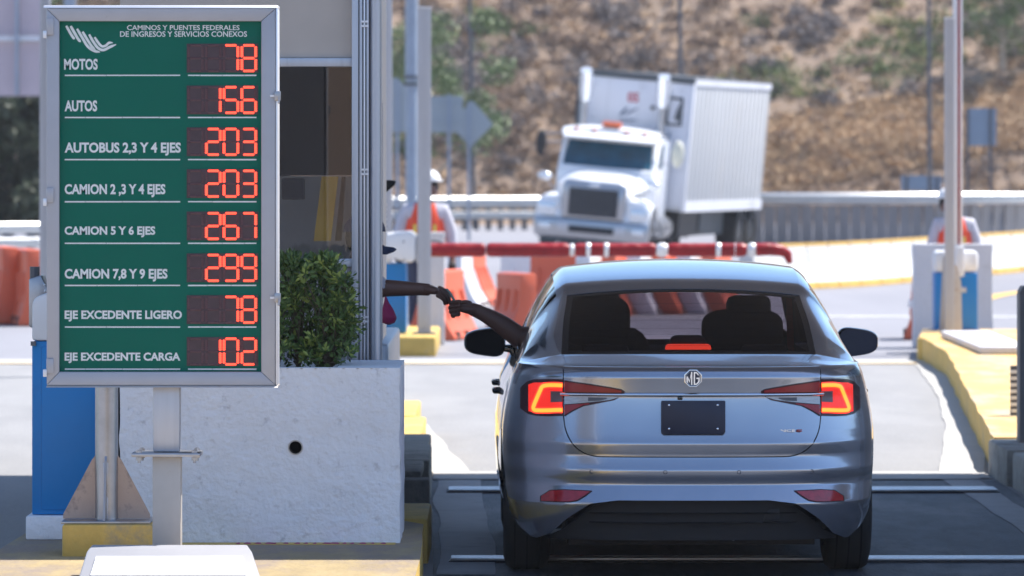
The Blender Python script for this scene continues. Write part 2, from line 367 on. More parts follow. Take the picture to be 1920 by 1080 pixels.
lane_sheet('gutter_under_canopy', 27.6, 33.9, wob(lambda D: gutR(D)-.02, 7), wob(lambda D: gutR(D)+.2, 8), .004, 'gutter_worn', 40)
lane_sheet('concrete_joint', 33.92, 34.75, lambda D: edgeL(D)+.03, lambda D: edgeR(D)-.12, .008, 'gutter', 4)
g = MB(); g.grid(lambda u, v: (-30+60*u, 53.2+1.1*v, .0), 30, 2); struct(g, 'plaza_joint', 'gutter')
g = MB(); g.grid(lambda u, v: (-30+60*u, 53.05+.16*v, .004), 30, 2); struct(g, 'road_marking', 'yellow_line')
# markings on the road beyond
def ribbon(name, pts, w, z, m):
    g = MB(); n = len(pts)-1
    def f(u, v):
        p = catmull(pts, u*n); q = catmull(pts, min(u*n+.05, n)); r_ = catmull(pts, max(u*n-.05, 0)); d = (q-r_); d /= np.linalg.norm(d)
        return (p[0]-d[1]*w*(v-.5), p[1]+d[0]*w*(v-.5), z)
    g.grid(f, 30, 1); return struct(g, name, m)
ribbon('road_marking', [(6.1,72.5),(6.6,76),(7.6,81),(9.4,86),(12.5,89.5),(18,92)], .28, .0, 'yellow_line')
ribbon('road_marking', [(-30,69.5),(0,69.2),(10,68.5),(24,66)], .35, -.002, 'white_line')
# treadle strips across the lane
for D, w in ((32.75, .34), (27.1, .2)):
    t = thing('axle_sensor_strip', 'far metal sensor strip across the lane beside the front of the car' if D > 30 else 'near metal sensor strip across the lane at the rear tyres', 'sensor strip', ((edgeL(D)+edgeR(D))/2, D, 0), group='metal strips across the lane')
    x0, x1 = (-.40, 2.98) if D > 30 else (-.32, 3.08)
    MB().box(x0, x1, D-w/2, D+w/2, .0, .010).build('backing_plate', 'rubber_dark', t)
    k = 4
    for i in range(k):
        y = D-w/2+w*(i+.5)/k; MB().box(x0+.01, x1-.01, y-w*.30/k, y+w*.30/k, .0105, .024).build('bar', 'strip_metal', t, bevel=.003)
# islands
def island(name, zt, pl, m_top='yellow_top', m_side='yellow_kerb'):
    g = MB(); n = len(pl)
    g.add([(x, y, zt) for x, y in pl], [tuple(range(n))]); o = struct(g, name, m_top, bevel=0)
    s = MB(); s.add([(x, y, zt-.001) for x, y in pl]+[(x, y, -.05) for x, y in pl], [(i, (i+1) % n, n+(i+1) % n, n+i) for i in range(n)])
    s.build('kerb_face', m_side, o); return o
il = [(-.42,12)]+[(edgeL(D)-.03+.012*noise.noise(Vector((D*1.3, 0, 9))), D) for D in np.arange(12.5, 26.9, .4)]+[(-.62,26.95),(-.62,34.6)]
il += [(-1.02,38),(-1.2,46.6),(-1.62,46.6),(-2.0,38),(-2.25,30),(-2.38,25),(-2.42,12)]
isl = island('pavement', .23, il, 'pavement_worn_shaded')
# broken kerb blocks on the left island edge beside the planter
def kerb(x0, x1, y0, y1, z0, z1, m, lab=None, name='kerb_stone'):
    o = MB().box(x0, x1, y0, y1, z0, z1).build(name, m, isl, bevel=.018)
    if lab: o['label'] = lab
    return o
kerb(-.72,-.425,27.0,28.2,-.02,.225,'yellow_kerb','yellow painted kerb stone')
kerb(-.72,-.44,28.35,28.75,-.02,.15,'rough_kerb')
g = MB(); g.box(-.72,-.45,29.0,29.25,-.02,.30); g.box(-.72,-.45,29.25,30.3,-.02,.06); g.box(-.72,-.47,30.3,30.6,-.02,.33); g.box(-.74,-.50,29.25,30.3,.27,.33)
o = g.build('kerb_stone','rough_kerb',isl,bevel=.012); o['label'] = 'broken hollow kerb block'
kerb(-.74,-.49,31.0,32.6,-.02,.30,'rough_kerb')
kerb(-.74,-.52,32.7,34.4,-.02,.27,'rough_kerb')
kerb(-.92,-.60,34.75,37.3,-.02,.24,'yellow_kerb','sunlit yellow kerb stone')
kerb(-1.0,-.68,37.5,39.8,-.02,.24,'yellow_kerb')
ir = [(3.14,34.72)]+[(edgeR(D)+.03+.02*noise.noise(Vector((D*.9, 3, 9))), D) for D in np.arange(35.2, 54, .6)]+[(4.14,54.2),(4.36,56.7),(6.4,56.7),(6.2,34.72)]
isr = island('pavement', .23, ir)
# wide end block of the right island
o = MB().box(4.12,4.55,54.0,54.3,-.05,.228).build('kerb_stone','yellow_kerb',isr,bevel=.03)
def kerb2(x0,x1,y0,y1,z1,m,lab=None):
    o = MB().box(x0,x1,y0,y1,-.03,z1).build('kerb_stone', m, isr, bevel=.02)
    if lab: o['label'] = lab
kerb2(3.09,3.34,33.35,34.6,.225,'grey_stone','bare grey kerb stone below the yellow pavement end')
kerb2(3.12,3.40,31.7,33.25,.215,'grey_stone')
kerb2(3.14,3.42,29.9,31.6,.21,'grey_stone')
kerb2(3.14,3.42,28.0,29.8,.21,'grey_stone')
kerb2(3.12,3.42,24.0,27.9,.21,'grey_stone')
MB().box(3.42,6.2,20,34.6,-.03,.20).build('pavement_slab','grey_stone',isr)
o = MB().prism([(3.1,34.62),(3.4,34.66),(3.36,34.9),(3.14,34.95)], .004,.03,'z').build('concrete_chip','yellow_kerb',isr)
# neighbouring island far left so the ground there is not empty
# canopy over the lanes
c = thing('toll_canopy', 'flat toll plaza roof above the lanes, seen only by its shade on the road', 'canopy', (2, 31, 0))
MB().box(-9,16,25.7,36.0,6.0,6.5).build('roof', 'canopy', c, bevel=.02)
for x in (-8.5, -1.45, 5.5, 12.5): MB().box(x-.16,x+.16,31-.16,31+.16,0,6.0).build('column','canopy',c,bevel=.02)

# haze over the far slope
g = MB(); g.box(-200,200,-6,330,-1.4,24); o = g.build('haze', None); o['kind'] = 'stuff'; o['label'] = 'pale dusty air in front of the hillside'
hm = bpy.data.materials.new('haze'); hm.use_nodes = True; hm.node_tree.nodes.clear()
ho = hm.node_tree.nodes.new('ShaderNodeOutputMaterial'); hv = hm.node_tree.nodes.new('ShaderNodeVolumePrincipled'); hv.inputs['Color'].default_value = (.86,.88,.96,1); hv.inputs['Density'].default_value = .00028
hm.node_tree.links.new(hv.outputs[0], ho.inputs['Volume']); o.data.materials.append(hm)
# hillside
def hz(x, y):
    base = max(0, y-169)
    h = .52*base*min(1, base/6+.25)
    h += .8*noise.noise(Vector((x*.06, y*.06, 1)))*min(1, base/8)+.35*noise.noise(Vector((x*.25, y*.25, 5)))*min(1, base/4)
    if y > 204: h = .52*35+(y-204)*.04
    return h-.05
g = MB(); g.grid(lambda u, v: (-160+320*u, 166+100*v*v+10*v, hz(-160+320*u, 166+100*v*v+10*v)), 220, 90)
o = g.build('hill', 'hillside', smooth=True); o['kind'] = 'structure'
def back(x, y):
    r_ = math.hypot(x, y); a = math.atan2(y, x)
    return max(0, (r_-120)*.16)*(1+.5*noise.noise(Vector((math.cos(a)*2, math.sin(a)*2, 3))))-.2
g = MB()
def bf(u, v):
    a = R(178+184*u); r_ = 120+260*v; x, y = r_*math.cos(a), r_*math.sin(a); return (x, y, back(x, y))
g.grid(bf, 70, 12); o = g.build('hills_behind', 'hillside', smooth=True); o['kind'] = 'structure'  # unseen ring of hills added behind the camera for the car paint to reflect

def brush_field(name, m, n, test, r0, r1, leaves, size, aspect, flat=.75, label=None):
    P = []; S = []
    cnt = 0; tries = 0
    while cnt < n and tries < n*60:
        tries += 1
        y = 169.5+26*random.random()**1.1; x = random.uniform(-20, 20)
        pr = test(960+x*FPX/y, HZ-(hz(x, y)-EYE)*FPX/y, x, y)
        if random.random() > pr: continue
        cnt += 1
        r_ = random.uniform(r0, r1); c = np.array((x, y, hz(x, y)+r_*.25)); k = int(leaves*random.uniform(.6, 1.3))
        d = RNG.normal(size=(k, 3)); d /= np.linalg.norm(d, axis=1)[:, None]
        q = d*(RNG.random((k, 1))**.45)*r_*(1+.35*np.sin(d[:, :1]*5+cnt)); q[:, 2] *= flat; q[:, 2] = np.abs(q[:, 2])*1.1-.1
        P.append(c+q); S.append(size*RNG.uniform(.5, 1.3, k))
    o = link(name, cloud_mesh(name, np.concatenate(P), np.concatenate(S), aspect), m); o['kind'] = 'stuff'
    if label: o['label'] = label
    return o
def band(px): return np.interp(px, [0, 740, 1430, 1920, 2400], [330, 330, 235, 150, 120])     # upper edge of the tan grass, in photo rows
nz = lambda x, y, s, k: noise.noise(Vector((x*s, y*s, k)))
def t_dry(px, py, x, y): return .15+.85*(nz(x, y, .22, 2) > -.05) if py < band(px)+15 else (.10 if px > 1400 else .45)
def t_grey(px, py, x, y): return (1.0 if nz(x, y, .2, 7) > .05 else .08)*(1 if py < band(px)-10 else .06)
def t_green(px, py, x, y): return (1.0 if nz(x, y, .17, 11) > .12 else .02)*(1 if py < band(px)-20 else .03)*(1.0 if (px < 1010 or px > 1280) else .12)*(1.0 if py < 120 or px < 1010 else .6)
def t_lime(px, py, x, y): return (1.0 if nz(x, y, .25, 15) > .2 else .02)*(1 if py < band(px)+5 else .02)*(1.0 if px > 1250 or px < 900 else .1)
def t_tan(px, py, x, y): return 1.0 if (px > 1380 and band(px)-10 < py < band(px)+130) else .05
def t_brown(px, py, x, y): return 1.0 if py > band(px)+60 else (.5 if px < 1400 else .12)
brush_field('dry_brush', 'dry_brush', 1000, t_dry, .25, .62, 110, .055, 2.2, label='leafless brown brush on the hillside')
brush_field('grey_brush', 'grey_brush', 420, t_grey, .35, .85, 170, .06, 2.0, label='grey leafless thicket on the upper hillside')
brush_field('green_brush', 'green_brush', 330, t_green, .35, .85, 260, .055, 1.2, label='dull green shrubs on the hillside')
brush_field('lime_brush', 'lime_brush', 90, t_lime, .3, .65, 220, .05, 1.2, label='yellow green shrubs on the hillside')
brush_field('tan_grass', 'tan_grass', 6500, t_tan, .12, .28, 30, .045, 3.0, flat=.8, label='pale dry grass on the lower hillside')
brush_field('brown_grass', 'brown_grass', 5200, t_brown, .15, .38, 34, .045, 2.6, flat=.7, label='brown dry tufts along the foot of the hill')

# ---- trees ----
def tree(label, base, height, crown, leafm, nl, size, trunk_r=.12, seed=1, lean=(0,0), low=.45):
    random.seed(seed); rng = np.random.default_rng(seed)
    t = thing('tree', label, 'tree', base)
    b = Vector(base); tipz = height*.75
    g = MB(); g.tube([b, b+Vector((lean[0]*.4, 0, height*.3)), b+Vector((lean[0], lean[1], tipz))], [trunk_r, trunk_r*.75, trunk_r*.3], 8)
    ends = []
    for i in range(9):
        a = 2*math.pi*i/9+random.random(); s0 = random.uniform(.3, .9); p0 = b+Vector((lean[0]*s0, lean[1]*s0, tipz*s0))
        p1 = p0+Vector((math.cos(a)*crown*.8, math.sin(a)*crown*.8, random.uniform(.3, 1)*crown*.8)); mid = (p0+p1)/2+Vector((0,0,-.1))
        g.tube([p0, mid, p1], [trunk_r*.4, trunk_r*.25, .012], 6); ends.append(p1)
    g.build('trunk', 'bark', t, smooth=True)
    P = []; cs = ends+[b+Vector((random.gauss(0, crown*.5), random.gauss(0, crown*.5), height*random.uniform(low, 1))) for _ in range(16 if low > .4 else 34)]
    for c_ in cs:
        k = nl//len(cs); d = rng.normal(size=(k, 3)); d /= np.linalg.norm(d, axis=1)[:, None]
        P.append(np.array(c_-b)+d*rng.random((k, 1))**.5*crown*random.uniform(.25, .5)*np.array([1, 1, .8]))
    P = np.concatenate(P)
    o = link('crown', cloud_mesh('crown', P, rng.uniform(.5, 1.3, len(P))*size, 1.2), leafm, t); return t
tree('tall loose green tree with pale bare branches behind the lamp pole', (PX(800,150), 150, 0), 5.9, 1.9, 'leaf_tree', 9000, .07, .13, 3)
tree('small green tree top right of the striped raised barrier arm', (PX(1880,178), 178, hz(PX(1880,178),178)-.1), 3.6, 1.2, 'leaf_tree', 5000, .06, .09, 5)
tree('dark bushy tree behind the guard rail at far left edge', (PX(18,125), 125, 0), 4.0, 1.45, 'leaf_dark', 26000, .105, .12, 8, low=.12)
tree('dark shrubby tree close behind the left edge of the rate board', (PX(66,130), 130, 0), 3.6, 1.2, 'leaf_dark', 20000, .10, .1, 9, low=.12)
random.seed(21)

# ---- guard rails ----
def wave_beam(x_of, D_of, zc, h, n=40):
    g = MB()
    prof = [(-.5,0),(-.42,-.02),(-.3,-.08),(-.18,-.08),(-.06,0),(.06,0),(.18,-.08),(.3,-.08),(.42,-.02),(.5,0)]
    def f(u, v):
        k = v*(len(prof)-1); i = min(int(k), len(prof)-2); t = k-i; a = prof[i]; b_ = prof[i+1]
        return (x_of(u), D_of(u)+(a[1]*(1-t)+b_[1]*t)*h/.31, zc+h*(a[0]*(1-t)+b_[0]*t))
    g.grid(f, n, 18); return g
def guard(label, xa, xb, Da, Db, beams, npost, zpost=.9, zbase=0, curve=0, post_m='rail_post'):
    X = lambda u: xa+(xb-xa)*u; D = lambda u: Da+(Db-Da)*u-curve*4*u*(1-u)
    t = thing('guard_rail', label, 'guard rail', (X(.5), D(.5), zbase))
    for zc, h in beams: wave_beam(X, D, zc, h).build('beam', 'rail_steel', t, smooth=True)
    for i in range(npost):
        u = (i+.5)/npost; MB().box(X(u)-.075, X(u)+.075, D(u)+.06, D(u)+.2, zbase, zpost).build('post', post_m, t)
    return t
guard('long silver guard rail on dark posts behind the worker and left of the truck', PX(700,150), PX(1040,150), 150, 152, [(.80,.30),(.42,.22)], 15, .9)
guard('silver guard rail below the dark trees at far left', PX(-60,105), PX(200,105), 105, 107, [(.66,.22),(.38,.22),(.12,.18)], 6, .72)
# panel wall with rail
t = thing('panel_wall', 'long grey concrete panel wall with a steel rail on top, right of the truck', 'wall', (PX(1650,128), 128, 0))
n = 26; xa, xb = PX(1385,126), PX(1990,126)
def wallD(u): return 126+3.0*(u-.3)**2*2
for i in range(n):
    u0, u1 = i/n, (i+1)/n; x0 = xa+(xb-xa)*u0; x1 = xa+(xb-xa)*u1; d0, d1 = wallD(u0), wallD(u1)
    j = random.uniform(-.03, .03); g = MB()
    g.add([(x0+.004,d0+j,0),(x1-.004,d1+j,0),(x1-.015,d1+j+.2,0),(x0+.015,d0+j+.2,0),(x0+.015,d0+j,.93),(x1-.015,d1+j,.93),(x1-.015,d1+j+.2,.93),(x0+.015,d0+j+.2,.93)],
          [(0,3,2,1),(4,5,6,7),(0,1,5,4),(1,2,6,5),(2,3,7,6),(3,0,4,7)])
    g.build('panel', 'panel_wall', t)
wave_beam(lambda u: xa-.3+(xb-xa+1)*u, lambda u: wallD(u)-.05, 1.09, .27).build('beam', 'rail_steel', t, smooth=True)
# white jersey barriers with yellow top and foot, curving across behind the right side
prof = [(-.30,0),(-.29,.09),(-.21,.22),(-.14,.42),(-.09,.76),(.09,.76),(.14,.42),(.21,.22),(.29,.09),(.30,0)]
prof = [(a_, z_*.92) for a_, z_ in prof]
pth = [(PX(1395,83),82.2),(PX(1480,83),83.5),(PX(1570,85),85),(PX(1660,87.5),87.5),(PX(1760,91),91),(PX(1870,95.5),95.5),(PX(1995,101),101)]
nb = 14
for i in range(nb):
    u0, u1 = i/nb*6, (i+1)/nb*6-.014
    def ring(u, s=1):
        p = catmull(pth, u); q = catmull(pth, min(u+.05, 6)); r_ = catmull(pth, max(u-.05, 0)); d = (q-r_)/np.linalg.norm(q-r_)
        return [(p[0]+d[1]*a, p[1]-d[0]*a, z) for a, z in [(-x_, z_) for x_, z_ in prof]]
    pc = catmull(pth, (u0+u1)/2); where = ['hidden behind the car roof', 'directly behind the arm tip', 'just right of the arm tip', 'second right of the arm tip', 'above the inner end of the right mirror', 'above the outer end of the right mirror', 'between the right mirror and the white block', 'at the left side of the white block', 'behind the white block', 'behind the right worker', 'below the two post sign', 'just right of the two post sign', 'at the right edge', 'past the right edge'][i]
    t = thing('jersey_barrier', f'white concrete barrier with yellow top and foot, {where}', 'barrier', (pc[0], pc[1], 0), group='white and yellow concrete barriers')
    A, B = ring(u0), ring(u1); n_ = len(A); g = MB(); g.add(A+B, [(k, k+1, n_+k+1, n_+k) for k in range(n_-1)]+[tuple(range(n_)), tuple(range(n_, 2*n_))[::-1]])
    g.build('body', 'jersey', t)
    def strip(ks, grow, name):
        g = MB(); V = []
        for Q in (A, B):
            cx = (Q[0][0]+Q[-1][0])/2, (Q[0][1]+Q[-1][1])/2
            for (k, z) in ks:
                p = Q[k]; V.append((cx[0]+(p[0]-cx[0])*grow, cx[1]+(p[1]-cx[1])*grow, z))
        m_ = len(ks); g.add(V, [(k, k+1, m_+k+1, m_+k) for k in range(m_-1)]+[tuple(range(m_)), tuple(range(m_, 2*m_))[::-1]]); g.build(name, 'jersey_yellow', t)
    strip([(4,.60),(4,.707),(5,.707),(5,.60)], 1.07, 'yellow_top'); strip([(0,0),(1,.10),(8,.10),(9,0)], 1.03, 'yellow_foot')

# ================= MIDDLE GROUND =================
# plastic water barriers
def plastic_barrier(label, loc, rz, length, h, col, slots=3, group='plastic road barriers', base=.26, low=False):
    """profile across local x, length along local y"""
    t = thing('plastic_barrier', label, 'barrier', loc, rz, group, local=True)
    tw = .10
    pr = [(-base,0),(-base,.05*h),(-base*.80,.16*h),(-base*.62,.30*h),(-base*.5,.46*h),(-tw,.72*h),(-tw,.97*h),(-tw+.02,h),(tw-.02,h),(tw,.97*h),(tw,.72*h),(base*.5,.46*h),(base*.62,.30*h),(base*.80,.16*h),(base,.05*h),(base,0)]
    g = MB(); g.prism(pr, -length/2, length/2, 'y'); g.build('shell', col, t, bevel=.012)
    for s in (-1, 1):
        for k in range(slots):
            y = length*((k+.5)/slots-.5)
            MB().box(s*base*.66, s*(base+.004), y-.06, y+.06, -.0, .12*h).build('foot_slot', 'hole_dark', t)
            MB().tube([(s*(base*.60), y, .30*h), (s*(tw+.012), y, .70*h)], .028, 8).build('rib', col, t, smooth=True)
    return t
def row(pts, cols, h, labels, length=1.0, base=.27):
    for i, (p, c) in enumerate(zip(pts, cols)):
        plastic_barrier(labels[i], (p[0], p[1], 0), p[2], length, h, c, base=base)
# left pair beyond the left cabinet: profile faces the camera
plastic_barrier('orange plastic barrier at the left edge, farther left of the pair', (PX(8,66.2),66.2,0), R(14), 1.0, .95, 'orange_plastic', base=.27)
plastic_barrier('orange plastic barrier at the far left beside the blue cabinet', (PX(42,64.8),65.6,0), R(14), 1.0, .93, 'orange_plastic', base=.20)
# curved line of white and orange barriers behind the handover
plastic_barrier('white plastic barrier just right of the left gate post', (PX(862,72.4),72.8,0), R(-8), 1.0, .75, 'white_plastic', base=.36)
plastic_barrier('orange plastic barrier beside the white one, behind the hands', (PX(884,72.4),74.2,0), R(-10), 1.0, .75, 'orange_plastic', base=.38)
plastic_barrier('white plastic barrier under the middle of the gate arm', (PX(1004,78),78,0), R(80), 1.0, .66, 'white_plastic', base=.22)
plastic_barrier('narrow orange barrier piece left of the white one under the arm', (PX(978,79),79.4,0), R(80), .35, .66, 'orange_plastic', slots=1)
plastic_barrier('orange plastic barrier under the arm touching the car roof corner', (PX(1048,76),76.0,0), R(70), .8, .68, 'orange_plastic', base=.3)
plastic_barrier('low salmon barrier standing alone in front of the white ones', (PX(968,64),64.5,0), R(22), .8, .66, 'orange_plastic', base=.24)
plastic_barrier('faded orange barrier end at the foot of the left gate post', (PX(826,59),60.5,0), R(-14), 1.2, .78, 'orange_plastic', base=.30)
cols = ['white_plastic', 'orange_plastic', 'white_plastic', 'orange_plastic', 'white_plastic', 'orange_plastic']
wh = ['first', 'second', 'third', 'fourth', 'fifth', 'sixth', 'seventh']
for i in range(6):
    px = 1110+48*i
    plastic_barrier(f'{cols[i].split("_")[0]} barrier seen through the car windows, {wh[i]} from the left', (PX(px,69.5), 69.5+.25*i, 0), R(-16), .9, .78, cols[i], base=.30)
# striped barrier edge by the right cabinet
def delin(label, px, D, z):
    t = thing('traffic_panel', label, 'traffic cone', (PX(px,D), D, 0))
    x = PX(px, D)
    MB().box(x-.11,x+.11,D-.11,D+.11,0,.06).build('base','rubber_dark',t,bevel=.01)
    MB().tube([(x,D,.05),(x,D,z*.45)],[.085,.065],12).build('cone','orange_plastic',t,smooth=True)
    MB().tube([(x,D,z*.45),(x,D,z*.58)],[.065,.06],12).build('reflective_band','tape',t,smooth=True)
    MB().tube([(x,D,z*.58),(x,D,z)],[.06,.035],12).build('upper_cone','orange_plastic',t,smooth=True)
tb = plastic_barrier('red plastic barrier edge peeping out left of the big white block on the right', (PX(1738,60.2),60.6,0), R(-4), .8, .86, 'orange_plastic', base=.23)
MB().prism([(-.185,.36),(.185,.36),(.165,.44),(-.165,.44)], -.41, .41).build('white_band', 'white_plastic', tb)

# gate posts, cabinets and blocks
def alu_post(label, px0, px1, D, ztop, z0=.2, group='aluminium gate posts'):
    x0, x1 = PX(px0, D), PX(px1, D); w = x1-x0
    t = thing('gate_post', label, 'post', ((x0+x1)/2, D, z0), group=group)
    g = MB(); n = 5
    for k in range(n):
        a = x0+w*k/n; g.box(a+.003, a+w/n-.003, D-(.012 if k % 2 else 0), D+.10, z0, ztop)
    g.box(x0, x1, D+.012, D+.09, z0, ztop-.005); g.build('profile', 'alu', t)
    MB().box(x0-.004, x1+.004, D-.015, D+.105, ztop, ztop+.015).build('cap', 'alu_lip', t)
    MB().box(x0-.05, x1+.05, D-.05, D+.15, z0, z0+.02).build('foot_plate', 'galv', t)
    return t
DG = 56.0
alu_post('tall pale aluminium post hugging the booth corner', 707, 735, DG+2.2, PZ(-40,DG), -.01)
alu_post('aluminium post on the yellow block, right of the lamp pole', 783, 808, DG, PZ(15,DG))
alu_post('aluminium post in front of the right gate cabinet', 1772, 1790, DG-.6, PZ(35,DG-.6))
alu_post('pale blue post rising behind the left edge of the rate board', 74, 94, 50, 4.2, -.01)
def block(label, px0, px1, D0, D1, zt, z0=-.03):
    t = thing('kerb_block', label, 'kerb block', ((PX(px0,D0)+PX(px1,D0))/2, D0, 0))
    MB().box(PX(px0,D0), PX(px1,D0), D0, D1, z0, zt).build('block', 'yellow_kerb', t, bevel=.025)
    return t
block('yellow concrete block carrying the left gate', 690, 817, 55.2, 58.6, .2)
def slab(label, x0, x1, D, z, holes=()):
    t = thing('concrete_block', label, 'concrete block', ((x0+x1)/2, D, 0))
    g = MB(); nx, nz_ = 12, 14
    def f(u, v):
        e = .012*noise.noise(Vector((v*6, u*2, x0)))*(1 if u in (0, 1) else 0)
        return (x0+(x1-x0)*u+e, D-.004*noise.noise(Vector((u*4, v*5, 2))), z*v)
    g.grid(f, nx, nz_)
    def f2(u, v): a = f(u, v); return (a[0], D+.4, a[2])
    g.grid(f2, nx, nz_, True); g.grid(lambda u, v: (x0+(x1-x0)*u, D+.4*v, z), nx, 2)
    for u_, fl in ((0, False), (1, True)):
        def f3(u, v, u_=u_): a = f(u_, v); return (a[0], D+.4*u, a[2])
        g.grid(f3, 2, nz_, fl)
    g.build('body', 'white_block', t)
    return t
slab('tall white concrete block behind the left gate post', PX(792,58.8), PX(833,58.8), 58.8, PZ(436,58.8))
slab('big white concrete block behind the right gate cabinet', PX(1715,57.6), PX(1861,57.6), 57.6, PZ(458,57.6))
# right gate cabinet with raised arm
D = 56.2
t = thing('barrier_gate', 'blue and white barrier gate with its striped arm raised on the right island', 'barrier gate', (PX(1795,D), D, .2))
x0, x1 = PX(1753,D), PX(1833,D)
MB().box(x0, x1, D, D+.36, .235, PZ(512,D)).build('cabinet', 'blue_paint_far', t, bevel=.01)
MB().box(x0-.005, x1+.008, D-.012, D+.38, PZ(510,D), PZ(470,D)).build('housing', 'white_paint', t, bevel=.05)
MB().box(x0-.03, x1+.03, D-.03, D+.4, .225, .24).build('base_plate', 'galv', t)
MB().box(PX(1794,D), PX(1812,D), D-.02, D-.002, PZ(548,D), PZ(538,D)).build('handle', 'alu', t, bevel=.004)
MB().box(PX(1789,D), PX(1806,D), D-.16, D-.02, PZ(518,D), PZ(462,D)).build('arm_bracket', 'white_paint', t, bevel=.015)
MB().box(PX(1786,D), PX(1803,D), D-.10, D-.035, PZ(463,D)+.002, 4.3).build('arm', 'white_paint', t, bevel=.01)
MB().box(PX(1794.5,D), PX(1798.5,D), D-.112, D-.1015, PZ(458,D), 4.29).build('red_stripe', 'padding', t)
D2 = DG-.62
MB().prism([(PX(1764,D2),.23),(PX(1806,D2),.23),(PX(1804,D2),PZ(530,D2)),(PX(1797,D2),PZ(500,D2)),(PX(1770,D2),PZ(480,D2))], D2+.12, D2+.15).build('stay_plate', 'steel_post', t)
# left gate: cabinet, housing and lowered padded arm
D = DG
t = thing('barrier_gate', 'white gate housing on a blue cabinet holding the red padded arm over the lane', 'barrier gate', (PX(750,D), D, .2))
MB().box(PX(700,D), PX(762,D), D+.12, D+.5, .2, PZ(494,D)).build('cabinet', 'blue_paint_far', t, bevel=.03)
MB().box(PX(690,D), PX(731,D), D+.14, D+.46, PZ(494,D), PZ(470,D)).build('neck', 'white_paint', t)
g = MB(); g.prism([(PX(690,D),PZ(440,D)),(PX(722,D),PZ(438,D)),(PX(770,D),PZ(433,D)),(PX(779,D),PZ(440,D)),(PX(779,D),PZ(486,D)),(PX(771,D),PZ(493,D)),(PX(740,D),PZ(486,D)),(PX(690,D),PZ(478,D))], D-.04, D+.46)
g.build('housing', 'white_paint', t, bevel=.025)
for (px, py) in ((757,453),(758,487),(740,486)):
    MB().sphere(at(px,py,D-.045), .010, 8, 5).build('bolt', 'alu_dark', t)
MB().box(PX(779.5,D), PX(785,D), D+.02, D+.34, PZ(492,D), PZ(442,D)).build('flange', 'alu', t, bevel=.004)
for py in (447, 456, 464, 474, 486): MB().tube([at(782,py,D+.005), at(782,py,D+.03)], .014, 6).build('flange_bolt', 'galv', t)
MB().tube([at(783,458,D+.1), at(800,452,D+.08), at(820,452,D+.08), at(828,456,D+.08)], .012, 6).build('strap', 'alu_dark', t, smooth=True)
def padded(name, px0, px1, m, r0=.074, y0=468.5, y1=468.5, tilt=0, bulge=.10, nn=24):
    g = MB(); n = 16
    a = at(px0, y0, D+.14); b_ = at(px1, y1, D+.14)
    def f(u, v):
        th = 2*math.pi*v; p = a.lerp(b_, u)
        e = min(u, 1-u)*(b_-a).length; s = min(1, .72+.28*min(1, e/.03)); s *= 1+.03*noise.noise(Vector((u*9*(px1-px0)/130, v*3, px0)))
        rr = r0*s; return (p.x, p.y+rr*math.cos(th)*.9, p.z+rr*math.sin(th)*(1.0 if math.sin(th) > 0 else 1.0))
    g.grid(f, nn, n)
    g.add([f(0, k/n) for k in range(n)], [tuple(range(n))]); g.add([f(1, k/n) for k in range(n)], [tuple(range(n))[::-1]])
    return g.build(name, m, t, smooth=True)
MB().tube([at(780,468.5,D+.14), at(1440,468.5,D+.14)], .035, 10).build('arm', 'white_paint', t)
padded('padded_sleeve', 784, 910, 'padding'); padded('padded_sleeve', 912, 1068, 'padding')
padded('padded_sleeve', 1078, 1230, 'padding', .072); padded('padded_sleeve', 1252, 1400, 'padding', .072)
for a_, b_ in ((1068,1077),(1094,1112),(1128,1146),(1231,1252),(1338,1356),(1373,1383),(1402,1419)):
    padded('reflective_band', a_, b_, 'tape', .076, nn=6)
g = MB(); g.tube([at(1418,468,D+.14), at(1445,467,D+.14), at(1466,470,D+.14), at(1477,478,D+.14), at(1481,494,D+.14)], [.07,.068,.062,.05,.028], 12)
g.build('padded_tip', 'padding', t, smooth=True)
# signal lamp near the booth exit
D = 32.5
def signal(label, X, D, ztop, pole0, visor=True):
    t = thing('signal_lamp', label, 'traffic light', (X, D, pole0))
    MB().tube([(X-.07, D, pole0), (X-.07, D, ztop)], .025, 8).build('pole', 'alu_dark', t)
    z = ztop-.18
    MB().prism([(X-.09,z-.12),(X-.03,z-.14),(X+.0,z-.06),(X+.005,z+.06),(X-.03,z+.14),(X-.09,z+.12)], D-.11, D+.11).build('lamp_case', 'galv', t, bevel=.008)
    o = MB(); 
    for i in range(5):
        for k in range(7):
            o.sphere((X-.01+.006*(3-abs(k-3))/3, D-.112-.002, z-.09+.03*k) if i == 0 else (X+.004, D-.08+.04*i, z-.09+.03*k), .008, 5, 4)
    o.build('led_grid', 'tape', t)
    if not visor: return t
    MB().prism([(X-.09,z+.13),(X+.0,z+.16),(X+.06,z+.21),(X+.068,z+.235),(X+.03,z+.24),(X-.09,z+.235)], D-.1, D+.1).build('visor', 'black_plastic', t, bevel=.008)
    return t
signal('lane signal lamp with black visor just right of the booth corner', PX(722,D), D, PZ(356,D), .2)
DL = 27.0
t = signal('mesh fronted signal lamp on the left blue cabinet, half hidden by the rate board', PX(91,DL), DL, PZ(500,DL), PZ(560,DL), False)
# lamp pole
D = 92
t = thing('lamp_pole', 'thick blue grey lamp pole with a bolted flange behind the aluminium posts', 'lamp post', (PX(772,D), D, 0))
MB().tube([(PX(772,D),D,0),(PX(772,D),D,3.35)], .105, 16).build('pole', 'pole_blue', t, smooth=True)
for z_ in (PZ(158,D), PZ(152,D)+.07): MB().tube([(PX(772,D),D,z_-.02),(PX(772,D),D,z_+.02)], .15, 16).build('flange', 'pole_dark', t, smooth=True)
MB().tube([(PX(772,D),D,3.36),(PX(772,D),D,9)], [.115,.10], 16).build('upper_pole', 'pole_blue', t, smooth=True)
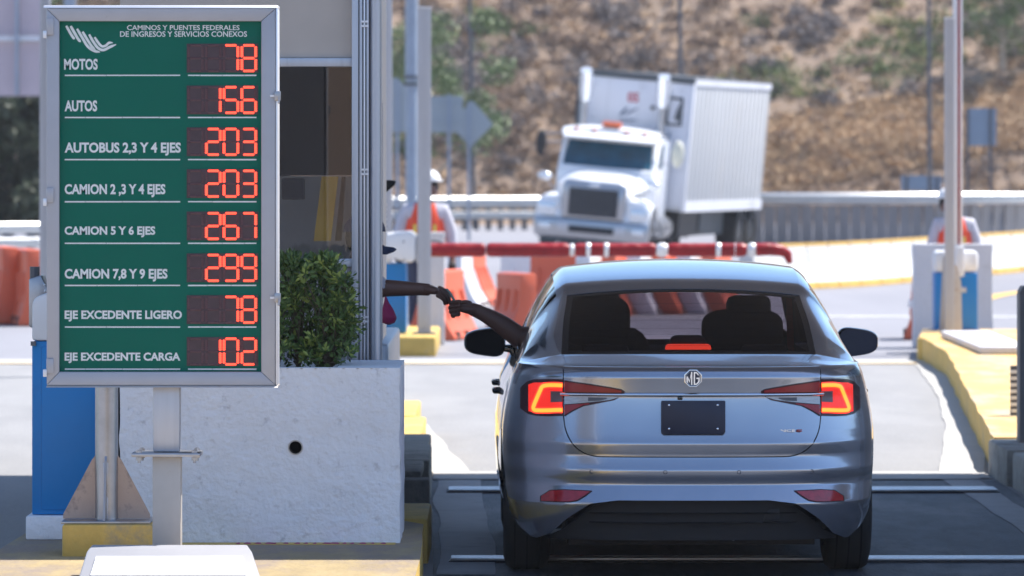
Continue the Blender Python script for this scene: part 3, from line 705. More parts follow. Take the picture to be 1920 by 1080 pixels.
# thin dark poles, wire and signs in front of the hill
def pole(label, px, D, py0, ztop, r_=.05, lean=0):
    t = thing('utility_pole', label, 'pole', (PX(px,D), D, 0), group=None)
    MB().tube([(PX(px,D), D, 0 if D < 168 else hz(PX(px,D), D)), (PX(px,D)+lean, D, ztop)], [r_*1.15, r_*.8], 10).build('shaft', 'pole_dark', t, smooth=True)
pole('dark thin pole behind the diamond sign', 889, 155, 360, 8, .065, -.15)
pole('dark thin pole rising behind the truck trailer', 1280, 160, 0, 9, .07, -.12)
pole('dark thin pole left of the raised barrier arm', 1744, 150, 0, 8, .06, -.05)
def back_sign(label, D, panels, posts, m='sign_back'):
    cx = sum(p[0] for p in posts)/len(posts)
    t = thing('road_sign', label, 'road sign', (PX(cx,D), D, 0))
    for px, py0 in posts: MB().box(PX(px,D)-.035, PX(px,D)+.035, D-.05, D, 0, PZ(py0,D)).build('post', 'pole_dark' if m != 'sign_back' else 'pole_blue', t)
    for poly in panels: MB().prism([(PX(a,D), PZ(b_,D)) for a, b_ in poly], D+.01, D+.04).build('panel', m, t)
    for poly in panels:
        xs = [a for a, _ in poly]; ys = [b_ for _, b_ in poly]
        if len(poly) == 4 and abs(poly[0][1]-poly[1][1]) < 3:
            for fy in (.25, .75):
                yy = min(ys)+(max(ys)-min(ys))*fy; MB().box(PX(min(xs)+2,D), PX(max(xs)-2,D), D-.01, D+.009, PZ(yy+2,D), PZ(yy-2,D)).build('bracket', m, t)
back_sign('wide rectangular sign seen from behind, left of the diamond sign', 128, [[(800,180),(868,180),(868,248),(800,248)]], [(842,176)])
back_sign('diamond sign seen from behind, right of the lamp pole', 132, [[(886,188),(925,233),(882,276),(843,232)]], [(879,190)])
back_sign('grey octagonal sign seen from behind between the two aluminium posts', 118, [[(700,180),(722,146),(745,146),(781,184),(781,247),(700,247)]], [(745,150)])
back_sign('blue grey sign on two posts at upper right', 140, [[(1811,203),(1868,203),(1868,273),(1811,273)]], [(1814,203),(1857,203)], 'sign_back_dark')
back_sign('small low blue grey sign behind the wall, left of the right gate post', 158, [[(1689,329),(1766,329),(1766,358),(1689,358)]], [(1700,329),(1757,329)], 'sign_back_dark')
t = thing('overhead_wire', 'thin slack wire crossing the hillside above the truck', 'wire', at(1250,60,155))
MB().tube([at(1262+0,0-10,155), at(1225,55,156), at(1190,95,158)], .012, 5).build('wire', 'sign_back', t)
# billboard structure at the upper left
D = 118
MB_legs = [PX(-140,D), PX(130,D)]
t = thing('billboard', 'pinkish panelled billboard back on steel beams at upper left', 'billboard', (PX(20,D), D, 0))
for i in range(4):
    a0 = -90+i*42
    MB().box(PX(a0+.6,D), PX(a0+41.4,D), D, D+.05, PZ(180,D), PZ(78,D)).build('panel', 'lilac_sheet', t)
    MB().box(PX(a0+.6,D), PX(a0+41.4,D), D, D+.05, PZ(66,D), PZ(-60,D)).build('panel', 'lilac_sheet', t)
MB().box(PX(-95,D), PX(80,D), D-.12, D-.01, PZ(77,D), PZ(67,D)).build('beam', 'trailer_front', t)
for px in (-60, 33): MB().box(PX(px-3,D), PX(px+3,D), D-.25, D-.13, PZ(178,D), 6).build('upright', 'pole_blue', t)

for x_ in MB_legs: MB().box(x_-.12,x_+.12,D+.06,D+.3,0,6).build('leg','pole_blue',t)
MB().box(MB_legs[0],MB_legs[1],D+.06,D+.2,PZ(60,D),PZ(20,D)).build('rear_beam','pole_blue',t)
# ---------------- truck ----------------
TD = 113.0
T = thing('lorry', 'white conventional lorry with orange roof beacon coming round the bend', 'lorry', (0, TD, 0), local=True)
sT = FPX/TD
T.location = (PX(1104,TD), TD, .0); T.rotation_euler = (0, R(5.0), R(-8)); T.scale = (1, 1, .87); 
def tp(name, g, m, **k): return g.build(name, m, T, **k)
# cab local frame: x to the photo's right, y away from the camera, z up; front bumper at y=0
W = 1.12
tp('bumper', MB().prism([(-1.20,.36),(1.20,.36),(1.25,.62),(1.22,.84),(-1.22,.84),(-1.25,.62)], -.02, .26), 'grille', bevel=.04)
tp('bumper_recess', MB().box(-.48,.48,-.032,-.022,.52,.68), 'grille_dark'); tp('skirt', MB().box(-1.1,1.1,.05,.4,.24,.36), 'trailer_trim')
for s in (-1, 1): tp('tow_plate', MB().box(s*.62-.1, s*.62+.1, -.034, -.022, .54, .76), 'alu', bevel=.01)
for s in (-1, 1): tp('fog_lamp', MB().box(s*1.0-.12, s*1.0+.12, -.034, -.02, .56, .70), 'lens', bevel=.02)
g = MB()        # bonnet, narrower at the nose
def bon(u, v):
    # u across 0..1, v from nose to screen
    y = .05+1.85*v; w = .74+.28*v; zt = 1.80+.26*v-.22*max(0, (.12-v)/.12)**2; x = (2*u-1)
    e = abs(x)**4; return (x*w, y+.10*x*x*(1-v), zt-.30*e)
g.grid(bon, 20, 14)
tp('bonnet', g, 'truck_white', smooth=True)
g = MB(); g.box(-.80,.80,.12,1.9,.75,1.52); tp('engine_bay', g, 'truck_white', bevel=.08)
tp('grille_surround', MB().prism([(-.66,.86),(.66,.86),(.70,1.66),(.60,1.80),(-.60,1.80),(-.70,1.66)], -.02, .14), 'grille', bevel=.05)
tp('grille_opening', MB().box(-.53,.53,-.035,-.021,.93,1.60), 'grille_dark')
for i in range(22):
    x = -.505+i*.048; tp('grille_bar', MB().box(x-.007, x+.007, -.052, -.036, .94, 1.59), 'alu_dark')
tp('grille_band', MB().box(-.56,.56,-.046,-.021,1.63,1.745), 'glass_blue' if 'glass_blue' in M else 'pole_blue', bevel=.02)
tp('nose_badge', MB().sphere((0,-.05,1.69), .11, 12, 6, (1.2,.25,.5)), 'lens', smooth=True)
for s in (-1, 1):
    g = MB()
    def fen(u, v, s=s):
        th = math.pi*(.02+.96*u); yc_ = .78+.72*-math.cos(th); z = .78+.66*math.sin(th)**.75
        x0_, x1_ = .60, 1.22; x = x0_+(x1_-x0_)*v; drop = .16*max(0, (v-.6)/.4)**2
        return (s*x, yc_, z-drop)
    g.grid(fen, 22, 10); tp('fender', g, 'truck_white', smooth=True)
    tp('fender_face', MB().prism([(s*.68,.84),(s*1.20,.84),(s*1.22,1.22),(s*1.08,1.36),(s*.72,1.40)], .08, .16), 'truck_white', bevel=.04)
    tp('headlight', MB().prism([(s*.80,.90),(s*1.17,.90),(s*1.18,1.16),(s*1.04,1.24),(s*.80,1.18)], .03, .10), 'lens', bevel=.03)
# cab
g = MB(); CW = 1.06
def cab(u, v): pass
tp('cab', MB().prism([(1.70,.75),(3.6,.75),(3.6,2.95),(3.2,3.02),(2.35,2.98),(1.86,2.12),(1.70,2.0)], -CW, CW, 'x'), 'truck_white', bevel=.05)
g = MB()
def scr(u, v):
    x = (2*u-1)*.96; z = 2.13+.62*v; return (x*(1-.05*v), 1.72+.42*v+.06*abs(x)**2, z)
g.grid(scr, 10, 6); tp('windscreen', g, 'truck_glass', smooth=True)
tp('screen_frame', MB().prism([(1.74,2.06),(1.95,2.06),(2.45,2.80),(2.22,2.86)], -1.04, -.955, 'x').prism([(1.74,2.06),(1.95,2.06),(2.45,2.80),(2.22,2.86)], .955, 1.04, 'x').prism([(1.70,2.04),(1.9,2.04),(1.95,2.13),(1.74,2.13)], -1.0, 1.0, 'x'), 'truck_white', bevel=.02)
tp('sun_visor', MB().prism([(1.95,2.97),(1.74,2.84),(1.76,2.80),(2.35,2.88),(2.5,3.0)], -1.0, 1.0, 'x'), 'truck_white', bevel=.02)
g = MB()
def rf(u, v):
    x = (2*u-1); return (x*CW*1.0, 1.98+1.7*v, 3.06+.10*math.sin(math.pi*v)**.5-.10*abs(x)**3)
g.grid(rf, 12, 8); g.grid(lambda u, v: (lambda p: (p[0], p[1], p[2]*(1-v)+2.88*v))(rf(u, 0)), 12, 2); tp('roof', g, 'truck_white', smooth=True)
for x in (-.75,-.35,.35,.75): tp('marker_lamp', MB().box(x-.05,x+.05,1.93,2.02,3.02,3.07), 'beacon', bevel=.01)
tp('roof_beacon', MB().box(-.21,.21,2.05,2.25,3.13,3.27), 'beacon', bevel=.04)
tp('beacon_base', MB().box(-.17,.17,2.08,2.22,3.09,3.13), 'alu_dark')
for s in (-1, 1):
    tp('side_window', MB().prism([(2.2,2.2),(3.0,2.2),(3.0,2.8),(2.5,2.8)], s*(CW+.001), s*(CW+.012), 'x'), 'truck_glass')
    tp('door', MB().prism([(2.0,1.0),(3.05,1.0),(3.05,2.16),(2.0,2.16)], s*(CW+.001), s*(CW+.02), 'x'), 'truck_white', bevel=.008)
    for z in (2.95, 2.35) if s > 0 else (2.88, 2.66): tp('mirror_arm', MB().tube([(s*CW,2.1,z),(s*(CW+.40),2.0,z-.03)], .018, 6), 'grille')
    tp('mirror', MB().sphere((s*(CW+.43),1.98,2.60), .34, 14, 10, (.34,.22,.98) if s < 0 else (.40,.25,.98)), 'black_plastic' if s < 0 else 'mirror_cover', smooth=True)
    tp('hood_mirror', MB().sphere((s*1.16,.55,1.82), .13, 12, 8, (1.2,.5,.8)), 'lens', smooth=True); tp('hood_mirror_arm', MB().tube([(s*.9,.6,1.45),(s*1.15,.56,1.78)], .014, 6), 'grille')
    tp('exhaust_stack', MB().tube([(s*.86,3.9,.9),(s*.86,3.9,4.0)], .075, 12), 'grille', smooth=True)
    tp('exhaust_tip', MB().tube([(s*.86,3.9,3.70),(s*.86,3.9,3.95),(s*.86,3.82,4.34),(s*.86,3.7,4.5)], [.10,.15,.16,.13], 12), 'lens', smooth=True)
    tp('fuel_tank', MB().tube([(s*.98,2.4,.72),(s*.98,3.9,.72)], .33, 18), 'grille', smooth=True)
    tp('step', MB().box(s*1.0-.2 if s>0 else -1.2, 1.2 if s>0 else s*1.0+.2, 2.0,2.38,.55,.60), 'alu')
    tp('side_fairing', MB().box(min(s*.92,s*1.10),max(s*.92,s*1.10),3.62,4.0,1.0,2.9), 'truck_white', bevel=.03)
def twheel(x, y, w=.28, r_=.50, par=None):
    par = par or T
    g = MB(); pr = [(-w/2,r_*.55),(-w/2,r_*.93),(-w/2+.03,r_),(w/2-.03,r_),(w/2,r_*.93),(w/2,r_*.55)]
    n = 28; V = [(x+a, y+b_*math.sin(2*math.pi*k/n), r_+b_*math.cos(2*math.pi*k/n)) for k in range(n) for a, b_ in pr]; q = len(pr)
    g.add(V, [(k*q+i, k*q+i+1, ((k+1) % n)*q+i+1, ((k+1) % n)*q+i) for k in range(n) for i in range(q-1)]); o = g.build('wheel', 'tyre', par, smooth=True)
    MB().tube([(x-w*.42, y, r_), (x+w*.42, y, r_)], r_*.56, 20).build('rim', 'grille', o)
for s in (-1, 1): twheel(s*1.0, .85)
for yy in (4.6, 5.9):
    for s in (-1, 1): twheel(s*.98, yy, .5)
tp('chassis', MB().box(-.42,.42,.6,6.8,.62,.92), 'trailer_trim')
# lettering and box of the semi trailer
TR = thing('semi_trailer', 'white box trailer with red 05 on its front, pulled by the white lorry', 'trailer', (0, 0, 0), local=True)
TR.location = (PX(1166,TD+4.2), TD+4.2, 0); TR.rotation_euler = (0, R(5.2), R(-15.5))
def tr(name, g, m, **k): return g.build(name, m, TR, **k)
hw = 1.29; z0 = .98; z1 = 3.90; L_ = 7.6
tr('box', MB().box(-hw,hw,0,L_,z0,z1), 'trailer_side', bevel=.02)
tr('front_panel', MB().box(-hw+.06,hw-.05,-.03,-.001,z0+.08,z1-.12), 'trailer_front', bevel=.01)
tr('top_rail', MB().box(-hw-.02,hw+.02,-.05,.10,z1-.11,z1+.03), 'trailer_trim')
tr('roof', MB().box(-hw-.01,hw+.01,.1,L_,z1+.001,z1+.02), 'trailer_trim')
tr('corner_post', MB().box(-hw-.03,-hw+.06,-.05,.08,z0,z1-.11), 'trailer_trim', bevel=.01); tr('corner_post', MB().box(hw-.05,hw+.03,-.05,.08,z0,z1-.11), 'trailer_front', bevel=.01)
tr('side_top_rail', MB().box(hw,hw+.025,.09,L_,z1-.14,z1), 'trailer_front'); tr('side_bottom_rail', MB().box(hw,hw+.03,.09,L_,z0,z0+.22), 'trailer_front')
for i in range(19):
    y = .25+i*(L_-.4)/18; tr('side_rib', MB().box(hw+.001,hw+.014,y-.02,y+.02,z0+.22,z1-.14), 'trailer_side')
for zz in (z0+.9, z0+1.9): tr('seam', MB().box(-hw+.06,hw-.05,-.034,-.031,zz,zz+.012), 'trailer_side')
for xx in (-.62, .1, .8): tr('seam', MB().box(xx,xx+.012,-.034,-.031,z0+.08,z1-.12), 'trailer_side')
# frame of a missing refrigeration plate, dark hatch outline
for a in ((.72,1.10,3.42,3.48),(.72,.78,2.85,3.48),(1.04,1.10,2.85,3.48),(.72,1.10,2.85,2.9)): tr('plate_frame', MB().box(a[0],a[1],-.045,-.035,a[2],a[3]), 'trailer_trim')
tr('hatch_handle', MB().prism([(.92,3.0),(1.03,2.95),(1.03,3.35),(.97,3.2)], -.05, -.036), 'trailer_trim')
tr('cable', MB().tube([(.86,-.05,2.7),(.86,-.05,1.9)], .02, 6), 'pole_blue'); tr('light', MB().sphere((.42,-.05,3.2), .05, 8, 6), 'trailer_trim')
text('05', 'lettering', 'red_print', TR, -.17, .08, 3.28, 3.50, -.035, bold=.03)
o = MB()
for a, b_, c_, d_ in ((-.34,2.98,-.14,3.16),(-.24,3.0,.02,3.10),(-.14,3.06,.10,3.16)):
    o.prism([(a,b_),(a+.09,b_),(c_,d_),(c_-.05,d_)], -.038, -.034)
o.box(-.34,.08,-.038,-.034,2.88,2.905); o.box(-.30,.02,-.038,-.034,2.84,2.855); tr('painted_emblem', o, 'blue_print')
for yy in (L_-1.5, L_-.35+.0):
    for s in (-1, 1): twheel(s*.98, yy, .5, par=TR)
tr('side_skirt', MB().box(-1.1,1.1,.5,2.2,.42,.98), 'rubber_dark'); tr('spare_rack', MB().box(-.9,.95,2.5,L_-2.2,.40,.98), 'trailer_trim')
tr('underframe', MB().box(-1.0,1.0,.4,L_-.1,.98,z0), 'trailer_trim')
for s in (-1, 1): tr('landing_leg', MB().box(s*.8-.07,s*.8+.07,2.3,2.44,.35,1.0), 'alu_dark')
tr('mudflap', MB().box(-1.2,-.6,L_-.02,L_,.3,1.0), 'rubber_dark'); tr('mudflap', MB().box(.6,1.2,L_-.02,L_,.3,1.0), 'rubber_dark')
tr('side_bumper', MB().box(1.05,1.12,2.4,3.6,.5,.95), 'trailer_trim')

# ---------------- workers ----------------
def worker(label, X, D, z0, H, headx, left_arm, right_arm, vx=1.0):
    t = thing('person', label, 'person', (X, D, z0), local=False)
    s = H/1.80; P = lambda x, y, z: (X+x*s*vx, D+y*s, z0+z*s)
    r_ = lambda a: a*s
    legs = [[(P(0,0,.98),(r_(.15),r_(.11))),(P(.10,0,.90),(r_(.105),r_(.11))),(P(.11,-.01,.50),r_(.07)),(P(.12,.02,.10),r_(.05)),(P(.13,-.10,.03),r_(.04))],
            [(P(0,0,.98),(r_(.15),r_(.11))),(P(-.10,0,.90),(r_(.105),r_(.11))),(P(-.11,-.01,.50),r_(.07)),(P(-.12,.02,.10),r_(.05)),(P(-.13,-.10,.03),r_(.04))]]
    body = [[(P(0,0,.98),(r_(.14),r_(.10))),(P(0,0,1.18),(r_(.145),r_(.10))),(P(0,.01,1.40),(r_(.16),r_(.11))),(P(headx*.3,.0,1.52),r_(.055)),(P(headx*.8,-.03,1.60),r_(.085)),(P(headx,-.05,1.70),(r_(.082),r_(.10)))]]
    arms = []
    for sgn, arm in ((-1, left_arm), (1, right_arm)):
        arms.append([(P(0,.01,1.40),(r_(.16),r_(.11))),(P(sgn*.20,.0,1.42),r_(.065)),(P(*arm[0]),r_(.052)),(P(*arm[1]),r_(.036)),(P(*arm[2]),r_(.042))])
    skin('body', legs+body+arms, 'skin', t)
    k = 1.16
    skin('trousers', [[(P(0,0,.99),(r_(.165),r_(.125))),(P(.10,0,.90),(r_(.12),r_(.13))),(P(.11,-.01,.50),r_(.088)),(P(.12,.02,.09),r_(.075))],
                      [(P(0,0,.99),(r_(.165),r_(.125))),(P(-.10,0,.90),(r_(.12),r_(.13))),(P(-.11,-.01,.50),r_(.088)),(P(-.12,.02,.09),r_(.075))]], 'trousers', t)
    sh = [[(P(0,0,1.0),(r_(.17),r_(.125))),(P(0,0,1.2),(r_(.17),r_(.12))),(P(0,.01,1.38),(r_(.185),r_(.13))),(P(headx*.2,0,1.48),r_(.09))]]
    for sgn, arm in ((-1, left_arm), (1, right_arm)):
        sh.append([(P(0,.01,1.38),(r_(.185),r_(.13))),(P(sgn*.20,.0,1.40),r_(.095)),(P(*arm[0]),r_(.078)),(P(*arm[1]),r_(.058))])
    skin('shirt', sh, 'shirt_grey', t)
    g = MB()
    def vest(u, v):
        th = 2*math.pi*u; z = .98+.50*v; a = .215+.01*math.sin(v*3)-.05*max(0, v-.75)/.25; b_ = .165
        return P(a*math.cos(th)*(1 if v < .55 else 1-.5*(v-.55)), b_*math.sin(th), z)
    g.grid(vest, 28, 10); v_ = g.build('vest', 'orange_vest', t, smooth=True)
    for sx in (-.11, .11):
        q = MB(); q.grid(lambda u, v: P(sx-.018+.036*u, -.172-.012*(1-abs(2*v-1)), .99+.26*v), 2, 6); q.build('reflective_strip', 'vest_strip', v_)
    q = MB(); q.grid(lambda u, v: (lambda p: p)(P(.225*math.cos(2*math.pi*u), .178*math.sin(2*math.pi*u), 1.10+.05*v)), 28, 1); q.build('reflective_belt', 'tape', v_)
    hc = P(headx, -.05, 1.735)
    g = MB(); g.sphere(hc, r_(.125), 20, 8, (.95,1.12,.95), 0, .52); g.tube([(hc[0],hc[1],hc[2]-.012*s),(hc[0],hc[1],hc[2]+.005*s)], r_(.145), 20); g.build('helmet', 'helmet', t, smooth=True)
    MB().sphere(P(headx,.03,1.66), r_(.098), 14, 8, (1,.9,1.0)).build('hair', 'hair', t, smooth=True)
    for sgn, arm in ((-1, left_arm), (1, right_arm)):
        hnd = P(*arm[2]); MB().sphere(hnd, r_(.052), 10, 6, (.9,.9,1.25)).build('glove', 'boot', t, smooth=True)
    for sx in (-.13,.13): MB().box(*sorted((P(sx-.05,0,0)[0], P(sx+.05,0,0)[0])), P(0,-.18,0)[1], P(0,.09,0)[1], z0, z0+.10*s).build('boot', 'boot', t, bevel=.02)
    return t
Dw = 61.0
worker('person in white hard hat and orange vest behind the left gate posts', PX(797,Dw), Dw, .0, 1.86, .055, ((-.29,.0,1.14),(-.30,-.10,.92),(-.28,-.14,.86)), ((.29,.02,1.14),(.305,-.02,.88),(.30,-.06,.78)))
worker('person in white hard hat and orange vest behind the big white block on the right', PX(1789,Dw), Dw, -.0, 1.66, -.09, ((-.28,.0,1.12),(-.30,-.12,.92),(-.22,-.2,.9)), ((.29,.02,1.12),(.30,-.04,.88),(.28,-.08,.80)))

# ================= BOOTH, PLANTER, RATE BOARD =================
DB = 26.35
bx0, bx1 = PX(225,DB), PX(662,DB)
B = thing('toll_booth', 'aluminium framed toll booth with dark glass behind the white planter', 'toll booth', ((bx0+bx1)/2, DB, .23))
def bp(name, g, m, **k): return g.build(name, m, B, **k)
zs0, zs1 = PZ(125,DB), PZ(108,DB); zl1, zl0 = PZ(485,DB), PZ(500,DB)
bp('upper_panel', MB().box(bx0,bx1,DB+.01,DB+.06,zs1,3.6), 'beige_panel')
bp('upper_rail', MB().box(bx0,bx1-.002,DB-.02,DB+.07,zs0,zs1-.002), 'alu', bevel=.003)
bp('window', MB().box(bx0+.02,bx1-.01,DB+.03,DB+.036,zl1,zs0), 'booth_glass')
bp('lower_rail', MB().box(bx0,bx1-.002,DB-.02,DB+.07,zl0,zl1), 'alu', bevel=.003)
bp('lower_panel', MB().box(bx0,bx1,DB+.01,DB+.06,.23,zl0-.002), 'lilac_panel')
bp('panel_seam', MB().box(PX(648,DB),PX(650,DB),DB+.004,DB+.0095,.6,zl0-.01), 'alu_lip')
# corner column: stack of aluminium profiles with dark slots and clips
cx0, cx1 = PX(660,DB), PX(712,DB)
def col(name, a, b_, d0, d1, m, z1=3.6, **k): return bp(name, MB().box(PX(a,DB), PX(b_,DB), DB+d0, DB+d1, .23, z1), m, **k)
col('corner_profile', 660, 672.5, -.045, .06, 'alu', bevel=.003); col('slot', 672.5, 674.5, -.02, .06, 'alu_dark')
col('corner_profile', 674.5, 680, -.05, .06, 'alu', bevel=.003); col('slot', 680, 682, -.015, .06, 'gap')
col('corner_profile', 682, 685.5, -.05, .06, 'alu_lip', bevel=.003); col('slot', 685.5, 687.5, -.015, .06, 'gap')
col('corner_profile', 687.5, 692, -.05, .06, 'alu', bevel=.003); col('slot', 692, 693.5, -.02, .06, 'alu_dark')
g = MB()
def rnd(u, v):
    th = math.pi*(1-u); return (PX(693.5,DB)+.030+(.030)*math.cos(th), DB-.01-.045*math.sin(th), .23+3.4*v)
g.grid(rnd, 14, 1); g.box(PX(693.5,DB),PX(693.5,DB)+.06,DB-.01,DB+.06,.23,3.6); bp('round_profile', g, 'alu', smooth=True)
for py in (45, 322, 598):
    z = PZ(py, DB)
    for a in (681, 688):
        bp('clip', MB().box(PX(a-3.2,DB),PX(a+3.2,DB),DB-.058,DB-.051,z-.016,z-.006), 'alu_lip'); bp('clip', MB().box(PX(a-3.2,DB),PX(a+3.2,DB),DB-.058,DB-.051,z+.006,z+.016), 'alu_lip')
# sides, back, floor and inside
xr = PX(690,DB)+.005; DE = 30.0
bp('side_wall', MB().box(xr-.05,xr,DB+.07,27.3,.23,3.6), 'alu'); bp('side_wall', MB().box(xr-.05,xr,27.3,DE,.23,1.02), 'alu'); bp('side_wall', MB().box(xr-.05,xr,27.3,DE,2.35,3.6), 'alu'); bp('side_wall', MB().box(xr-.05,xr,29.2,DE,1.02,2.35), 'alu')
bp('side_wall', MB().box(bx0,bx0+.05,DB+.07,DE,.23,1.0), 'room_wall'); bp('side_wall', MB().box(bx0,bx0+.05,DB+.07,DE,2.5,3.6), 'room_wall')
bp('side_post', MB().box(bx0,bx0+.05,28.9,DE,1.0,2.5), 'room_wall')
bp('back_wall', MB().box(bx0+.051,xr-.051,DE-.06,DE,.23,PZ(330,29.9)), 'room_wall'); bp('back_panel', MB().box(bx0+.051,xr-.051,DE-.06,DE,PZ(330,29.9)+.002,3.6), 'dark_room')  # dark upper half stands in for the canopy mirrored in the window
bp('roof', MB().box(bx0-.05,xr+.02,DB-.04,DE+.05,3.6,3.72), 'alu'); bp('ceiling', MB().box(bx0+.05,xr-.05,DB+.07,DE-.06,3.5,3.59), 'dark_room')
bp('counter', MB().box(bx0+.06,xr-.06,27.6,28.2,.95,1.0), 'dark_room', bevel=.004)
bp('monitor', MB().box(PX(530,29.3),PX(572,29.3),29.2,29.26,PZ(374,29.3),PZ(334,29.3)), 'dark_room', bevel=.008)
bp('guard_wall', MB().box(-.80,-.66,28.6,31.4,.2,PZ(622,30.6)), 'alu', bevel=.02)
# slanting yellow board made up inside the booth for a column mirrored in the glass
t = thing('yellow_stand_in', 'tall yellow board made up behind the dark glass for a column reflected there', 'board', at(610,460,29.5))
MB().prism([(PX(588,29.5),PZ(452,29.5)),(PX(620,29.5),PZ(452,29.5)),(PX(634,29.5),PZ(331,29.5)),(PX(603,29.5),PZ(331,29.5))], 29.5, 29.54).build('board','yellow_stand_in',t)
MB().prism([(PX(628,29.6),PZ(452,29.6)),(PX(640,29.6),PZ(452,29.6)),(PX(648,29.6),PZ(331,29.6)),(PX(641,29.6),PZ(331,29.6))], 29.6, 29.64).build('backing_strip','dark_room',t)

# unseen next lane booth and planter, added to darken the car's side reflections
NB = thing('toll_booth', 'unseen next lane toll booth, added beyond the right edge to darken car reflections', 'toll booth', (4.5, 29, .2))
MB().box(3.72,5.4,28.0,31.5,.2,1.15).build('lower_wall','lilac_panel',NB); MB().box(3.76,5.36,28.04,31.46,1.15,2.4).build('window','black_gloss',NB); MB().box(3.66,5.46,27.9,31.6,2.4,3.7).build('upper_wall','beige_panel',NB)
for x_, y_ in ((3.70,27.98),(3.70,31.45),(5.36,27.98),(5.36,31.45)): MB().box(x_,x_+.08,y_,y_+.08,.2,2.4).build('corner_profile','alu',NB)
NP = thing('planter', 'unseen whitewashed planter added ahead of the next lane booth for car reflections', 'planter', (4.4, 26, .2))
MB().box(3.5,5.2,24.6,27.2,.2,1.05).build('box','planter',NP,bevel=.01)
# planter box
P0, P1 = 25.2, 26.2; X0, X1 = PX(225,P0), PX(750,P0); zt = PZ(690,P0)
PL = thing('planter', 'large whitewashed rough concrete planter with a small drain hole', 'planter', ((X0+X1)/2, P0, .23))
g = MB(); th = .10
hxp, hzp, hr = PX(554,P0), PZ(839,P0), .030
def dent(x, z):
    return .006*noise.noise(Vector((x*5, z*5, 2)))+.0025*noise.noise(Vector((x*17, z*17, 5)))
def fr(u, v):
    x = X0+(X1-X0)*u; z = .23+(zt-.23)*v; e = 0
    dx, dz = x-hxp, z-hzp; d = math.hypot(dx, dz)
    if d < .055 and d > 1e-6:                                   # open a round hole in the sheet
        k = (hr+(d/.055)*(.055-hr))/d; x = hxp+dx*k; z = hzp+dz*k
    return (x+(.007*noise.noise(Vector((z*9, 1, 3))) if u in (0, 1) else 0), P0+dent(x, z), z)
nu, nv = 140, 90
V = [fr(i/nu, j/nv) for j in range(nv+1) for i in range(nu+1)]; F = []
for j in range(nv):
    for i in range(nu):
        q = (j*(nu+1)+i, j*(nu+1)+i+1, (j+1)*(nu+1)+i+1, (j+1)*(nu+1)+i)
        c_ = sum((Vector(V[k]) for k in q), Vector())/4
        if math.hypot(c_.x-hxp, c_.z-hzp) > hr: F.append(q)
g.add(V, F)
g.grid(lambda u, v: (lambda p: (p[0]+.004*noise.noise(Vector((p[2]*9, v*4, 1))), P0+(P1-P0)*v, p[2]))(fr(1, u)), 40, 20)
g.grid(lambda u, v: (X0, P0+(P1-P0)*v, .23+(zt-.23)*u), 6, 4); g.grid(lambda u, v: (X0+(X1-X0)*u, P1, .23+(zt-.23)*v), 6, 4)
for (a, b_, c_, d_) in ((X0, X1, P0, P0+th), (X0, X1, P1-.05, P1), (X0, X0+th, P0+th, P1-.05), (X1-.30, X1, P0+th, P1-.05)):
    g.grid(lambda u, v: (a+(b_-a)*u, c_+(d_-c_)*v+(dent(a+(b_-a)*u, zt) if v == 0 and c_ == P0 else 0), zt), 60 if c_ == P0 else 8, 4)
for (a, b_, c_, d_) in ((X0+th, X1-.30, P0+th, P0+th), (X0+th, X1-.30, P1-.05, P1-.05)): g.add([(a,c_,zt),(b_,d_,zt),(b_,d_,zt-.2),(a,c_,zt-.2)], [(0,1,2,3)])
for x in (X0+th, X1-.30): g.add([(x,P0+th,zt),(x,P1-.05,zt),(x,P1-.05,zt-.2),(x,P0+th,zt-.2)], [(0,1,2,3)])
g.build('box', 'planter', PL, smooth=True)
o = MB().add([(X0+th,P0+th,zt-.06),(X1-.30,P0+th,zt-.06),(X1-.30,P1-.05,zt-.06),(X0+th,P1-.05,zt-.06)], [(0,1,2,3)]).build('soil', 'soil', PL)
g = MB()
g.grid(lambda u, v: (hxp+hr*math.cos(2*math.pi*u), P0-.004+.12*v, hzp+hr*math.sin(2*math.pi*u)), 24, 1); g.add([(hxp+hr*math.cos(2*math.pi*k/24), P0+.11, hzp+hr*math.sin(2*math.pi*k/24)) for k in range(24)], [tuple(range(24))])
g.build('drain_hole', 'gap', PL)
g = MB(); g.grid(lambda u, v: (hxp+(hr+.006*v)*math.cos(2*math.pi*u), P0-.005, hzp+(hr+.006*v)*math.sin(2*math.pi*u)), 24, 1); g.build('drain_rim', 'steel_post', PL)
# paint spill along the foot of the planter
g = MB(); g.prism([(X0+.02,P0-.12),(X1-.02,P0-.12),(X1-.02,P0-.008),(X0+.02,P0-.008)], .2305, .2335, 'z'); g.build('paint_edge', 'yellow_kerb', PL)
g = MB()
for k in range(16):
    x = X1-.10-.045*k+random.uniform(-.01,.01); w_ = random.uniform(.015,.05); g.prism([(x,P0-.10+random.uniform(-.01,.02)),(x+w_,P0-.11),(x+w_*.8,P0-.02),(x+.01,P0-.012)], .2338, .2346, 'z')
g.build('red_paint_spill', 'pink', PL)
